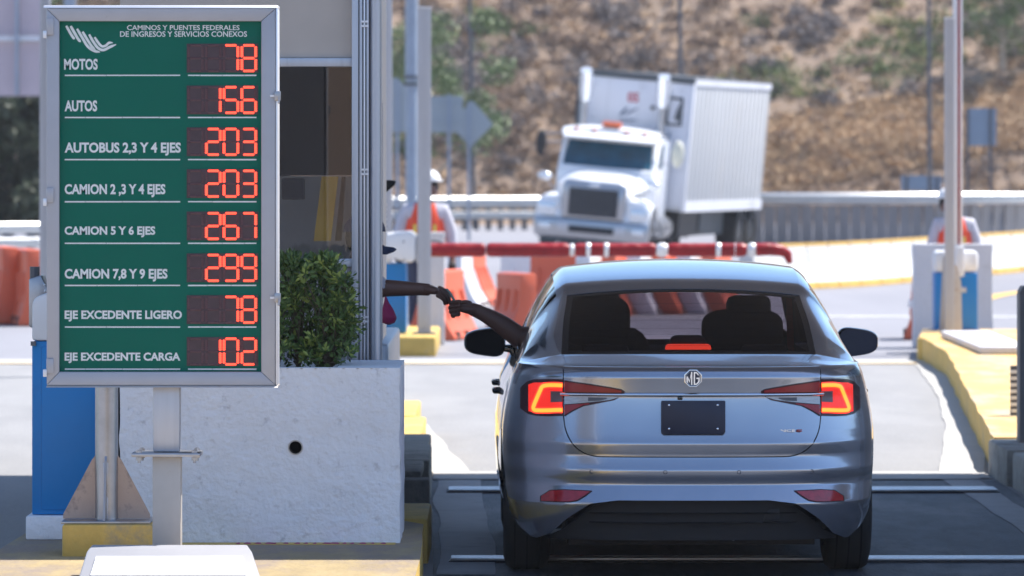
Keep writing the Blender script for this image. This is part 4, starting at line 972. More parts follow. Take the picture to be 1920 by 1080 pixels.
# bush
SH = thing('shrub', 'bushy green shrub growing in the white planter against the booth', 'shrub', (PX(590,25.6), 25.6, zt-.06))
rng = np.random.default_rng(4); P = []; S = []; cen = []
D = 25.65
for (px, py, rx, rz_) in ((540,520,36,40),(575,500,34,30),(600,540,50,50),(630,520,24,34),(560,590,54,56),(620,600,44,46),(645,560,18,22),(650,590,14,16),(570,650,58,36),(630,655,34,30),(540,640,44,44),(500,560,60,70),(460,600,60,70),(420,560,50,80),(610,480,20,10),(548,478,16,10)):
    cen.append((px, py, rx, rz_))
cl = []
for _ in range(430):
    px, py, rx, rz_ = random.choice(cen); a = random.random()*6.283; q = random.random()**.5
    q *= 1 if random.random() < .8 else random.uniform(1, 1.35)
    x = px+rx*q*math.cos(a); y = py+rz_*q*math.sin(a); d = D+random.uniform(-.26, .26)*(1-.3*q)
    y += 22; x -= 4
    if y > 684 or x > 668 or (y < 478 and random.random() < .5): continue
    cl.append(at(x, y, d))
stem = MB(); base = [at(560,688,D), at(600,690,D+.1), at(620,690,D-.05), at(520,690,D), at(455,690,D)]
for p in cl[::3]:
    b_ = min(base, key=lambda q: (q-p).length); m_ = b_.lerp(p, .5)+Vector((random.uniform(-.03,.03), random.uniform(-.03,.03), .02)); stem.tube([b_, m_, p], [.007,.005,.002], 5, False)
stem.build('stems', 'twig', SH)
SH['label'] = SH['label']
def leaf_clusters(pts, n0, n1, spread, size):
    """real leaves: rosettes of pointed two-quad leaves around each twig end"""
    V = []; F = []
    for p in pts:
        ax = Vector((random.gauss(0,.5), random.gauss(-.3,.5), random.gauss(.6,.4))).normalized()
        for k in range(random.randint(n0, n1)):
            d = Vector((random.gauss(0,1), random.gauss(0,1), random.gauss(.2,1))).normalized(); d = (d+ax*.7).normalized()
            s_ = size*random.uniform(.6, 1.25); o_ = p+d*random.uniform(0, spread); w = d.cross(Vector((random.gauss(0,1),random.gauss(0,1),random.gauss(0,1)))).normalized(); nrm = d.cross(w)
            i = len(V)
            V += [o_, o_+d*s_*.5+w*s_*.22+nrm*s_*.06, o_+d*s_, o_+d*s_*.5-w*s_*.22+nrm*s_*.06, o_+d*s_*.5]
            F += [(i, i+1, i+4), (i+1, i+2, i+4), (i+2, i+3, i+4), (i+3, i, i+4)]
    g = MB(); g.v = [tuple(v) for v in V]; g.f = F; return g
g = leaf_clusters(cl, 16, 26, .05, .034); o = g.build('foliage', 'leaf', SH, fix=False); o['kind'] = 'stuff'
outer = [p+Vector((0,-.03,.015)) for p in cl if p.y < D+.02][::2]
g = leaf_clusters(outer, 7, 12, .028, .034); o = g.build('young_leaves', 'leaf_new', SH, fix=False); o['kind'] = 'stuff'

# steel pole with gussets on a yellow plinth
D = 24.55; xc = PX(200, D)
t = thing('steel_pole', 'round galvanised pole with triangular gusset plates on a yellow plinth', 'pole', (xc, D, .23))
MB().box(PX(118,D-.15),PX(288,D-.15),D-.2,D+.2,.2,.375).build('plinth','yellow_kerb',t,bevel=.012)
MB().box(PX(120,D),PX(286,D),D-.17,D+.17,.376,.388).build('base_plate','galv',t,bevel=.003)
MB().tube([(xc,D,.388),(xc,D,2.72)], .053, 24).build('pole','galv',t,smooth=True)
for s in (-1, 1):
    MB().prism([(xc+s*.052,.39),(xc+s*.20,.39),(xc+s*.20,.41),(xc+s*.068,.66),(xc+s*.052,.68)], D-.006, D+.006).build('gusset','warm_lit_steel',t)
MB().prism([(D-.052,.39),(D-.165,.39),(D-.155,.41),(D-.07,.66),(D-.052,.68)], xc-.005, xc+.005, 'x').build('gusset','galv',t)
MB().prism([(D+.052,.39),(D+.165,.39),(D+.155,.41),(D+.07,.66),(D+.052,.68)], xc-.005, xc+.005, 'x').build('gusset','warm_lit_steel',t)
# rounded slots welded near the foot
for z in (.60, .44): MB().box(xc-.012,xc+.012,D-.0565,D-.0525,z-.05,z+.05).build('weld_strip','alu',t,bevel=.002)

# left blue cabinet
D = 25.45; x0, x1 = PX(60,D), PX(225,D)
t = thing('barrier_gate', 'blue steel cabinet with white top half hidden behind the rate board', 'gate cabinet', ((x0+x1)/2, D, .23))
MB().box(PX(50,D),x1-.04,D-.05,D+.5,.23,PZ(966,D)).build('plinth','planter',t,bevel=.01)
MB().box(x0,x1-.05,D,D+.42,PZ(965,D),PZ(640,D)).build('cabinet','blue_paint',t,bevel=.006)
MB().box(PX(78,D),x1-.07,D-.008,D-.0005,PZ(955,D),PZ(650,D)).build('door','blue_paint',t,bevel=.004)
g = MB(); g.prism([(x0,PZ(639,D)),(x1-.05,PZ(639,D)),(x1-.05,PZ(545,D)),(x0+.10,PZ(545,D)),(x0+.02,PZ(556,D)),(x0,PZ(568,D))], D-.005, D+.43); g.build('housing','white_paint',t,bevel=.015)
MB().box(PX(212,D),PX(221,D),D-.02,D+.2,PZ(880,D),PZ(600,D)).build('rubber_edge','gap',t)
MB().box(x0-.005,x0+.02,D-.02,D-.002,PZ(648,D),PZ(640,D)).build('lock','alu_dark',t)

# stone lid and grille on the right island, grey bollard at the right edge
t = thing('access_cover', 'white concrete access cover on the right yellow island', 'cover', (PX(1875,50), 50, .23))
MB().box(PX(1828,50),PX(1925,50),49.4,54.0,.235,.30).build('slab','white_block',t,bevel=.015); MB().box(PX(1834,50),PX(1925,50),49.5,53.6,.225,.234).build('frame','alu_dark',t)
D = 37.5
t = thing('drain_grille', 'small slatted metal grille on the yellow island beside the grey bollard', 'grille', (PX(1908,D), D, .23))
for i in range(7):
    z = .26+.045*i; MB().box(PX(1897-(i % 2),D),PX(1925,D),D-.01+.02*i,D+.02+.02*i,z,z+.022).build('slat','alu_lip',t)
MB().box(PX(1900,D),PX(1925,D),D+.2,D+.24,.23,.58).build('backplate','alu_dark',t)
D = 34.3
t = thing('bollard', 'square grey concrete bollard cut off by the right edge', 'bollard', (PX(1935,D), D, .2))
g = MB(); g.box(PX(1909,D),PX(1965,D),D-.1,D+.1,.2,PZ(548,D)); g.build('post','bollard',t,bevel=.01)
g = MB(); g.prism([(PX(1909,D),PZ(547.5,D)),(PX(1965,D),PZ(547.5,D)),(PX(1955,D),PZ(536,D)),(PX(1916,D),PZ(536,D))], D-.1, D+.1); g.build('cap','bollard',t)

# ---------------- rate board ----------------
DS = 23.2; q = DS/FPX
S_ = thing('rate_board', 'green toll rate board with red number displays in an aluminium frame', 'sign', (PX(312,DS), DS, .3))
sx = lambda px: PX(px, DS); sz = lambda py: PZ(py, DS)
def sp(name, g, m, parent=None, **k): return g.build(name, m, parent or S_, **k)
sp('case', MB().box(sx(91),sx(514),DS+.03,DS+.17,sz(719),sz(18)), 'alu')
panel = sp('panel', MB().box(sx(109),sx(493),DS+.006,DS+.028,sz(700),sz(37)), 'sign_green')
# mitred frame
fo = (88,517,16,722); fi = (112,490,40,697)
def rail(poly, name='frame_rail'): return sp(name, MB().prism([(sx(a), sz(b_)) for a, b_ in poly], DS-.022, DS+.029), 'alu_frame', bevel=.0035)
rail([(fo[0],fo[2]),(fo[1],fo[2]),(fi[1],fi[2]),(fi[0],fi[2])]); rail([(fo[0],fo[3]),(fo[1],fo[3]),(fi[1],fi[3]),(fi[0],fi[3])])
rail([(fo[0]+.3,fo[2]+.6),(fi[0]-.3,fi[2]),(fi[0]-.3,fi[3]),(fo[0]+.3,fo[3]-.6)]); rail([(fo[1]-.3,fo[2]+.6),(fi[1]+.3,fi[2]),(fi[1]+.3,fi[3]),(fo[1]-.3,fo[3]-.6)])
sp('frame_lip', MB().prism([(DS-.026,sz(16)+.001),(DS+.18,sz(16)+.001),(DS+.18,sz(10)),(DS-.016,sz(10))], sx(82), sx(521), 'x'), 'alu_lip', bevel=.003)
sp('frame_lip', MB().prism([(DS-.020,sz(722)-.001),(DS-.034,sz(726)),(DS+.18,sz(726)),(DS+.18,sz(722)-.001)], sx(88), sx(521), 'x'), 'steel_post', bevel=.002)  # bottom lip coloured warm brown for light bounced up off the yellow
sp('side_trim', MB().box(sx(517)+.001,sx(521),DS-.026,DS+.17,sz(721),sz(16)), 'alu_lip', bevel=.003)
for a, b_ in ((34,70),(352,384),(672,704)):
    h = sp('hinge', MB().box(sx(88),sx(102),DS-.034,DS-.0225,sz(b_-4),sz(a)), 'alu_frame', bevel=.003)
    MB().box(sx(82),sx(89),DS-.04,DS-.005,sz(b_+2),sz(b_-12)).build('hinge_pin', 'alu_lip', h, bevel=.003)
for py in (180, 558):
    l = sp('latch', MB().box(sx(515),sx(527),DS-.045,DS-.02,sz(py+9),sz(py-9)), 'galv', bevel=.004)
    MB().box(sx(507),sx(517),DS-.034,DS-.0225,sz(py+2),sz(py-2)).build('latch_tongue', 'alu_lip', l); MB().tube([(sx(524),DS-.06,sz(py+14)),(sx(524),DS-.03,sz(py-4))], .004, 6).build('latch_pin', 'galv', l)
yp = DS+.0055
rows = [('MOTOS',120,183,131,110,'78'),('AUTOS',121,182,209,188,'156'),('AUTOBUS 2,3 Y 4 EJES',121,339,288,267,'203'),('CAMION 2 ,3 Y 4 EJES',121,310,366,345,'203'),
        ('CAMION 5 Y 6 EJES',121,291,445,424,'267'),('CAMION 7,8 Y 9 EJES',121,314,524,504,'299'),('EJE EXCEDENTE LIGERO',121,341,603,582,'78'),('EJE EXCEDENTE CARGA',121,338,681,661,'102')]
for i, (s, a, b_, y1, y0, num) in enumerate(rows):
    yb = y1+(4 if ',' in s else 0)
    text(s, 'lettering', 'sign_white', panel, sx(a), sx(b_), sz(yb), sz(y0), yp, bold=.034)
text('CAMINOS Y PUENTES FEDERALES', 'lettering', 'sign_white', panel, sx(238), sx(449), sz(56.5), sz(47), yp, bold=.014)
text('DE INGRESOS Y SERVICIOS CONEXOS', 'lettering', 'sign_white', panel, sx(225), sx(463), sz(69), sz(58.5), yp, bold=.014)
# underline tape, in pieces
ly = [141,220,299,378,456,535,613,692]
for i, y in enumerate(ly):
    for (a, b_) in ((121, 338), (352, 481)):
        cuts = sorted([a, b_]+[a+(b_-a)*c_ for c_ in ([.28,.63] if (i*7+int(a)) % 3 == 0 else ([.36] if (i+int(a)) % 2 else [.18,.5,.82]))])
        for c0, c1 in zip(cuts, cuts[1:]):
            MB().box(sx(c0+.35), sx(c1-.35), yp-.0012, yp, sz(y+1.5+random.uniform(-.2,.2)), sz(y-1.0)).build('underline', 'sign_white', panel)
# winged emblem: slanted bands flowing into a tail
def band(name, pts, w, m='sign_white', off=0):
    g = MB(); n = len(pts)-1; nn = 26
    def f(u, v):
        p = catmull(pts, u*n); a = catmull(pts, min(u*n+.05, n)); c_ = catmull(pts, max(u*n-.05, 0)); d = (a-c_)/np.linalg.norm(a-c_)
        ww = np.interp(u, [0, .12, .85, 1], [w*.8, w, w, w*.35])
        return (sx(p[0]-d[1]*ww*(v-.5)), yp-.001-off, sz(p[1]+d[0]*ww*(v-.5)))
    g.grid(f, nn, 2); return g.build(name, m, panel)
E = lambda X_, Y_: (110+X_*130/1897, 36+Y_*74/1080)
bands = [([(205,180),(300,350),(385,490),(440,545)],90),([(325,185),(430,370),(530,540),(600,625)],95),
         ([(500,260),(640,500),(790,740),(960,860),(1130,900)],92),([(650,340),(790,570),(900,740),(1000,840)],90),([(830,415),(960,640),(1090,800),(1230,840),(1400,760),(1570,690)],92),
         ([(980,490),(1080,640),(1180,740),(1290,720),(1370,650),(1480,640)],86)]
for pts, w in bands: band('emblem_band', [E(*p) for p in pts], w*.80*130/1897)
# seven segment digits of small lamps
def digit_mesh(ch, q_, parent_off):
    on = {'0':'abcdef','1':'bc','2':'abged','3':'abgcd','4':'fgbc','5':'afgcd','6':'afgedc','7':'abc','8':'abcdefg','9':'abfgcd'}[ch]
    w, h = 26*q_, 48*q_; dots = []
    ang = {}
    def hor(z, a=.20, b_=.80): 
        for k in range(5): dots.append((w*(a+(b_-a)*k/4), z, 1))
    def ver(x, z0_, z1_):
        for k in range(5): dots.append((x, z0_+(z1_-z0_)*k/4, 0))
    if 'a' in on: hor(h)
    if 'g' in on: hor(h/2)
    if 'd' in on: hor(0)
    m_ = h*.085
    if 'b' in on: ver(w, h/2+m_, h-m_)
    if 'c' in on: ver(w, m_, h/2-m_)
    if 'f' in on: ver(0, h/2+m_, h-m_)
    if 'e' in on: ver(0, m_, h/2-m_)
    g = MB(); n = 8
    for (x, z, o_) in dots:
        rx, rz_ = (3.0*q_, 2.6*q_)
        ring = [(x+rx*math.cos(2*math.pi*k/n+.4), 0, z+rz_*math.sin(2*math.pi*k/n+.4)) for k in range(n)]
        rin = [(x+rx*.55*math.cos(2*math.pi*k/n+.4), -.0025, z+rz_*.55*math.sin(2*math.pi*k/n+.4)) for k in range(n)]
        g.add(ring+rin, [(k, (k+1) % n, n+(k+1) % n, n+k) for k in range(n)]+[tuple(range(n, 2*n))])
    return g.mesh('digit', fix=False)
DM = {}
def get_digit(ch, on):
    k = (ch, on)
    if k not in DM:
        me = digit_mesh(ch, q, None); me.materials.append(M['led_on' if on else 'led_off']); DM[k] = me
    return DM[k]
cells = [354, 387, 420, 453.5]
for i, row_ in enumerate(rows):
    y0 = 83+78.45*i+(1 if i > 3 else 0); num = row_[5]
    dsp = sp('display', MB().box(sx(350),sx(484),yp-.003,yp-.0002,sz(y0+53),sz(y0-1)), 'display_bg', panel)
    for k in range(4):
        ch = num[k-(4-len(num))] if k >= 4-len(num) else None
        o = link('digit', get_digit('8', False), None, dsp); o.location = Vector((sx(cells[k]), yp-.0034, sz(y0+50)))-ORG[dsp.name]
        if ch:
            o2 = link('digit', get_digit(ch, True), None, dsp); o2.location = Vector((sx(cells[k]), yp-.0062, sz(y0+50)))-ORG[dsp.name]; o2['label'] = f'lit red {ch}'
# pole, flange, lower pole
sp('upper_post', MB().box(sx(286),sx(336),DS+.03,DS+.14,sz(848),sz(722)), 'alu', bevel=.006)
fl = sp('flange', MB().box(sx(247),sx(376),DS-.03,DS+.20,sz(856),sz(849)), 'galv', bevel=.004)
for px in (261, 365):
    for dy in (-.01, .18): MB().tube([(sx(px),DS+dy,sz(868)),(sx(px),DS+dy,sz(843))], .007, 8).build('bolt','galv',fl); MB().tube([(sx(px),DS+dy,sz(863)),(sx(px),DS+dy,sz(857))], .014, 6).build('nut','steel_post',fl); MB().tube([(sx(px),DS+dy,sz(849)),(sx(px),DS+dy,sz(845))], .014, 6).build('nut','galv',fl)
sp('lower_post', MB().box(sx(285),sx(338),DS+.03,DS+.14,.23,sz(856)-.001), 'steel_post', bevel=.005)
# low housing in front of the post
t = thing('housing_box', 'low grey metal housing with white sloping top at the rate board post foot', 'box', (PX(320,22.6), 22.6, .23))
def hx(px, D): return PX(px, D)
zb = .385
bk = (hx(172,22.95), hx(464,22.95)); md = (hx(163,22.6), hx(472,22.6)); ft = (hx(140,22.0), hx(496,22.0))
g = MB()
V = [(bk[0],22.95,zb),(bk[1],22.95,zb),(md[0],22.6,zb),(md[1],22.6,zb),(ft[0],22.0,.27),(ft[1],22.0,.27),(bk[0]-.01,22.95,-.02),(bk[1]+.01,22.95,-.02),(ft[0]-.03,21.95,-.02),(ft[1]+.03,21.95,-.02)]
g.add(V, [(0,1,3,2),(2,3,5,4),(0,2,4,8,6),(1,7,9,5,3),(4,5,9,8),(6,7,1,0)]); g.build('case','alu_frame',t,bevel=.008)
g = MB()
def ins(u, v):
    y = 22.47-.30*v; z = zb-(22.6-y)*(zb-.27)/.6+.012; x0_ = md[0]+(ft[0]-md[0])*((22.6-y)/.6)+.05; x1_ = md[1]+(ft[1]-md[1])*((22.6-y)/.6)-.05; return (x0_+(x1_-x0_)*u, y, z)
g.grid(ins, 2, 2); g.build('lid','white_paint',t)

# ================= CAR =================
CX, CY = .874, 25.64
C = thing('car', 'silver saloon car stopped at the booth with its rear lights glowing', 'car', (CX, CY, 0), .0067, local=True)
def cp(name, g, m, parent=None, **k): return g.build(name, m, parent or C, **k)
# width of the shell and depth of the tail by height
WID = [(.18,.80),(.24,.855),(.32,.89),(.45,.912),(.60,.92),(.72,.918),(.80,.908),(.88,.893),(.93,.882),(1.0,.862),(1.04,.843)]
SLO = [(.16,-.5),(.26,-.35),(.385,-.15),(.392,.75),(.468,.62),(.476,-.10),(.50,-.22),(.542,-.05),(.55,.50),(.60,.30),(.610,.2),(.618,-.16),(.668,-.13),(.676,.42),(.72,.26),(.86,.16),(.893,.12),(.90,-.25),(.916,-.20),(.92,-.10),(.985,-.15),(.996,.45),(1.015,.85),(1.028,1.6),(1.04,3.5)]
_zs = np.arange(.14, 1.0405, .001)
_sl = np.interp(_zs, [a for a, _ in SLO], [b for _, b in SLO])
_k = np.exp(-np.linspace(-2, 2, 9)**2); _sl2 = np.convolve(np.pad(_sl, 4, mode='edge'), _k/_k.sum(), 'valid')
_y = np.cumsum(_sl2)*.001; _y -= _y[np.argmin(abs(_zs-.392))]; _y += .0
def yr(z): return float(np.interp(z, _zs, _y))
def wid(z):
    zz = [a for a, _ in WID]; return float(np.interp(z-.012, zz, [b for _, b in WID])+np.interp(z+.012, zz, [b for _, b in WID]))/2
PE, AC = 2.9, .82
def pe(z): return PE
def ysurf(x, z):
    u = min(abs(x)/wid(z), .9999); a = AC*lin([(.2,.9),(.5,1.0),(1.04,.88)], z)
    return yr(z)+a*(1-(1-u**PE)**(1/PE))
LEN = 4.6
def flank(y, z):
    if not .95 < y < 3.65: return 0
    return .034*math.sin(math.pi*(y-.95)/2.7)**.7*lin([(.18,.6),(.35,1),(.90,1),(1.04,.15)], z)
def outline(t, z):
    """t 0..1 rear centre to side, 1..2 along the side, 2..3 front corner to front centre"""
    w = wid(z); a = AC*lin([(.2,.9),(.5,1.0),(1.04,.88)], z)
    if t <= 1:
        th = t*math.pi/2; x = w*math.sin(th)**(2/PE) if th > 0 else 0; y = yr(z)+a*(1-max(0, math.cos(th))**(2/PE)); return x, y
    ya = yr(z)+a; yb = 3.65
    if t <= 2: return w+flank(ya+(yb-ya)*(t-1), z), ya+(yb-ya)*(t-1)
    th = (3-t)*math.pi/2; fz = .0+lin([(.2,.05),(.5,0),(.8,.12),(1.04,.5)], z)
    return w*math.sin(th)**(2/2.6), yb+(LEN-fz-yb)*max(0, math.cos(th))**(2/2.6)
ts = list(np.linspace(0, 1, 110)**1.0)+list(np.linspace(1, 2, 120))[1:]+list(np.linspace(2, 3, 50))[1:]
zz_ = list(np.arange(.20, .38, .02))+list(np.arange(.38, 1.0405, .0055))
WH = [(.97, .365), (3.65, .365)]; WR = .335
def shell(sgn):
    V = []; F = []; nt = len(ts)
    for z in zz_:
        for t in ts:
            x, y = outline(t, z); zq = z
            if z < .46 and t <= 1.0 and y < .95:
                k_ = 1-max(0, min(1, (y-.55)/.35)); zc_ = lin([(0,.402),(.33,.402),(.45,.385),(.56,.31),(.66,.232),(.75,.20),(2,.20)], x)
                zq = z+k_*((zc_+(z-.20)*(.46-zc_)/.26)-z); x, y = outline(t, zq)
            V.append([sgn*x, y, zq])
    A = np.array(V)
    for wy, wr_ in WH:                      # snap a ring of vertices to the arch
        d = np.hypot(A[:, 1]-wy, A[:, 2]-WR); near = (abs(d-wr_) < .016) & (abs(A[:, 0]) > .6)
        A[near, 1] = wy+(A[near, 1]-wy)*wr_/d[near]; A[near, 2] = WR+(A[near, 2]-WR)*wr_/d[near]
    for j in range(len(zz_)-1):
        for i in range(nt-1):
            q = (j*nt+i, j*nt+i+1, (j+1)*nt+i+1, (j+1)*nt+i); c_ = A[list(q)].mean(0)
            if abs(c_[0]) > .6 and any(math.hypot(c_[1]-wy, c_[2]-WR) < wr_ for wy, wr_ in WH): continue
            F.append(q if sgn > 0 else q[::-1])
    return A.tolist(), F
g = MB()
for s in (1, -1):
    v, f = shell(s); g.add(v, f)
body = cp('body', g, 'car_paint', smooth=True, fix=False)
# patches that follow the tail surface
def patch(name, x0, x1, zt, zb, m, off=.003, depth=.012, nu=40, nv=14, parent=None, mir=False, smooth=True, ang=None):
    objs = []
    for s in ((1, -1) if mir else (1,)):
        g = MB()
        def f(u, v, o_=off):
            x = x0+(x1-x0)*u; a, b_ = zb(x), zt(x); z = a+(b_-a)*v
            return (s*x, ysurf(x, z)-o_, z)
        g.grid(f, nu, nv)
        for e in (0, 1):
            g.grid(lambda u, v: (lambda p: (p[0], p[1]+depth*v, p[2]))(f(u, e)), nu, 1)
            g.grid(lambda u, v: (lambda p: (p[0], p[1]+depth*v, p[2]))(f(e, u)), nv, 1)
        objs.append(cp(name, g, m, parent, smooth=smooth))
    return objs
def rndlid(x, zlo, zhi, xm, r_, ex=3.0):
    ax = abs(x)
    return zlo
LX = .622
def lid_b(x, o_=0):
    ax = min(abs(x), LX+o_-1e-4); z0 = .610-o_
    k = max(0, (ax-(.44))/(LX+o_-.44))
    return z0+.215*(1-(1-k**2.3)**(1/2.3))
def lid_side(z, o_=0):      # the lid's side edge above the curve
    return LX+o_
# dark seam then the lid panel itself
patch('lid_seam', -LX-.004, LX+.004, lambda x: 1.024, lambda x: lid_b(x, .0045), 'gap', off=.0012, depth=.004, nu=160, nv=20)
lid = patch('boot_lid', -LX+.0008, LX-.0008, lambda x: 1.0395, lambda x: lid_b(x*1.0, -.0006), 'car_paint', off=.0032, depth=.008, nu=240, nv=70)[0]
# lower diffuser
def dif_t(x): return lin([(0,.409),(.30,.409),(.40,.400),(.48,.375),(.56,.315),(.64,.245),(.70,.215),(.80,.205)], abs(x))
g = MB()
g.grid(lambda u, v: (lambda x: (x, ysurf(x, .3)+.035+.03*(1-v), .205+(dif_t(x)+.004-.205)*v))(-.70+1.4*u), 90, 10)
g.grid(lambda u, v: (lambda x: (x, ysurf(x, dif_t(x))+.002+(.035-.0)*v, dif_t(x)-.002))(-.70+1.4*u), 90, 2)
cp('diffuser', g, 'black_plastic', smooth=True)
for zz in (.335, .29): 
    g = MB(); g.grid(lambda u, v: (-.50+1.0*u, ysurf(-.5+u, .3)+.025+.02*v, zz+.006*v), 40, 1); cp('diffuser_rib', g, 'black_gloss')
cp('tow_cover', MB().box(.34,.42,.08,.09,.30,.36), 'black_plastic', bevel=.004)
# under-body and exhaust
cp('underbody', MB().box(-.60,.60,.30,4.3,.17,.30), 'black_plastic'); cp('floor', MB().box(-.78,.78,.35,4.2,.30,.36), 'black_plastic')
cp('silencer', MB().tube([(-.45,.42,.25),(.45,.42,.25)], .075, 14), 'alu_dark', smooth=True)
cp('exhaust_pipe', MB().tube([(.18,.5,.24),(.20,.26,.235),(.20,.20,.215)], .022, 12), 'galv', smooth=True)
cp('suspension_beam', MB().tube([(-.7,.97,.23),(.7,.97,.23)], .03, 8), 'alu_dark')
# chrome strip, badge, plate
g = MB(); g.grid(lambda u, v: (lambda x: (x, ysurf(x, .907)-.009-.009*math.cos(math.pi*(v-.5)*.9)+(.004*v), .8975+.0175*v))(-.64+1.28*u), 80, 8); cp('chrome_strip', g, 'chrome', smooth=True)
bz = .986; by = ysurf(0, bz)-.004
g = MB(); R8 = [(.0455*math.cos(R(22.5+45*k)), bz+.0455*math.sin(R(22.5+45*k))) for k in range(8)]
g.prism(R8, by-.006, by); bad = cp('badge', g, 'plate', bevel=.001)
def octring(ro, ri, y0, y1, name, m):
    g = MB(); a = [(ro*math.cos(R(22.5+45*k)), ro*math.sin(R(22.5+45*k))) for k in range(8)]; b_ = [(ri*math.cos(R(22.5+45*k)), ri*math.sin(R(22.5+45*k))) for k in range(8)]
    V = [(p[0], y0, bz+p[1]) for p in a]+[(p[0], y0, bz+p[1]) for p in b_]+[(p[0], y1, bz+p[1]) for p in a]+[(p[0], y1, bz+p[1]) for p in b_]
    F = []
    for k in range(8):
        j = (k+1) % 8; F += [(k, j, 8+j, 8+k), (16+k, 24+k, 24+j, 16+j), (k, 16+k, 16+j, j), (8+k, 8+j, 24+j, 24+k)]
    g.add(V, F); return g.build(name, m, bad, bevel=.0012)
octring(.0465, .0395, by-.011, by-.003, 'badge_ring', 'chrome'); octring(.037, .0345, by-.0095, by-.003, 'badge_ring', 'chrome')
def bar(pts): 
    MB().prism(pts, by-.0105, by-.004).build('badge_letter', 'chrome', bad)
Z = lambda z: bz+z
g = MB()
for p in ([(-.031,-.019),(-.025,-.023),(-.025,.012),(-.031,.006)], [(-.010,-.031),(-.0035,-.031),(-.0035,.031),(-.010,.031)], [(-.0255,.010),(-.0255,-.002),(-.0175,-.022),(-.0175,-.010)], [(-.0175,-.010),(-.0175,-.022),(-.010,.012),(-.010,.026)]):
    g.prism([(a, Z(b_)) for a, b_ in p], by-.0105, by-.004)
g.build('badge_letter', 'chrome', bad)
g = MB()
for p in ([(.003,-.031),(.0095,-.031),(.0095,.031),(.003,.031)], [(.0095,.031),(.017,.031),(.026,.022),(.026,.012),(.016,.024),(.0095,.024)], [(.0095,-.031),(.017,-.031),(.031,-.017),(.031,.004),(.025,.004),(.025,-.014),(.016,-.024),(.0095,-.024)], [(.016,-.003),(.025,-.003),(.025,.004),(.016,.004)]):
    g.prism([(a, Z(b_)) for a, b_ in p], by-.0105, by-.004)
g.build('badge_letter', 'chrome', bad)
pz0, pz1 = .717, .880
py_ = min(ysurf(0, pz0), ysurf(0, pz1))-.012
g = MB(); g.prism([(-.155,pz0+.012),(-.143,pz0),(.143,pz0),(.155,pz0+.012),(.155,pz1-.004),(.151,pz1),(-.151,pz1),(-.155,pz1-.004)], py_-.004, py_+.004)
pl = cp('number_plate', g, 'plate', bevel=.0015)
cp('plate_recess', MB().box(-.145,.145,py_+.004,py_+.05,pz0+.01,pz1-.006), 'black_plastic')
for x in (-.117,.117):
    for z in (pz0+.027, pz1-.022): MB().sphere((x,py_-.006,z), .0065, 10, 6, (1,.6,1)).build('plate_bolt', 'chrome', pl, smooth=True)
cp('reversing_camera', MB().box(-.075,-.05,ysurf(0,.89)-.018,ysurf(0,.89),.883,.899), 'black_gloss', bevel=.003)
g = text('ANCE', 'lettering', 'chrome', C, .395, .495, .7265, .7385, ysurf(.45,.73)-.006, bold=.02); g = text('S', 'lettering', 'lamp_red', C, .500, .530, .7265, .7385, ysurf(.5,.73)-.006, bold=.04)
for o_ in (g,): pass
for x in (-.51,-.155,.20,.555):
    p = (x+.02, ysurf(x+.02,.536)-.001, .536); g = MB(); 
    g.grid(lambda u, v: (p[0]+(.0075+.0025*v)*math.cos(6.2832*u), p[1]-.0015+.0005*v, p[2]+(.0075+.0025*v)*math.sin(6.2832*u)), 18, 1); cp('parking_sensor', g, 'plate')
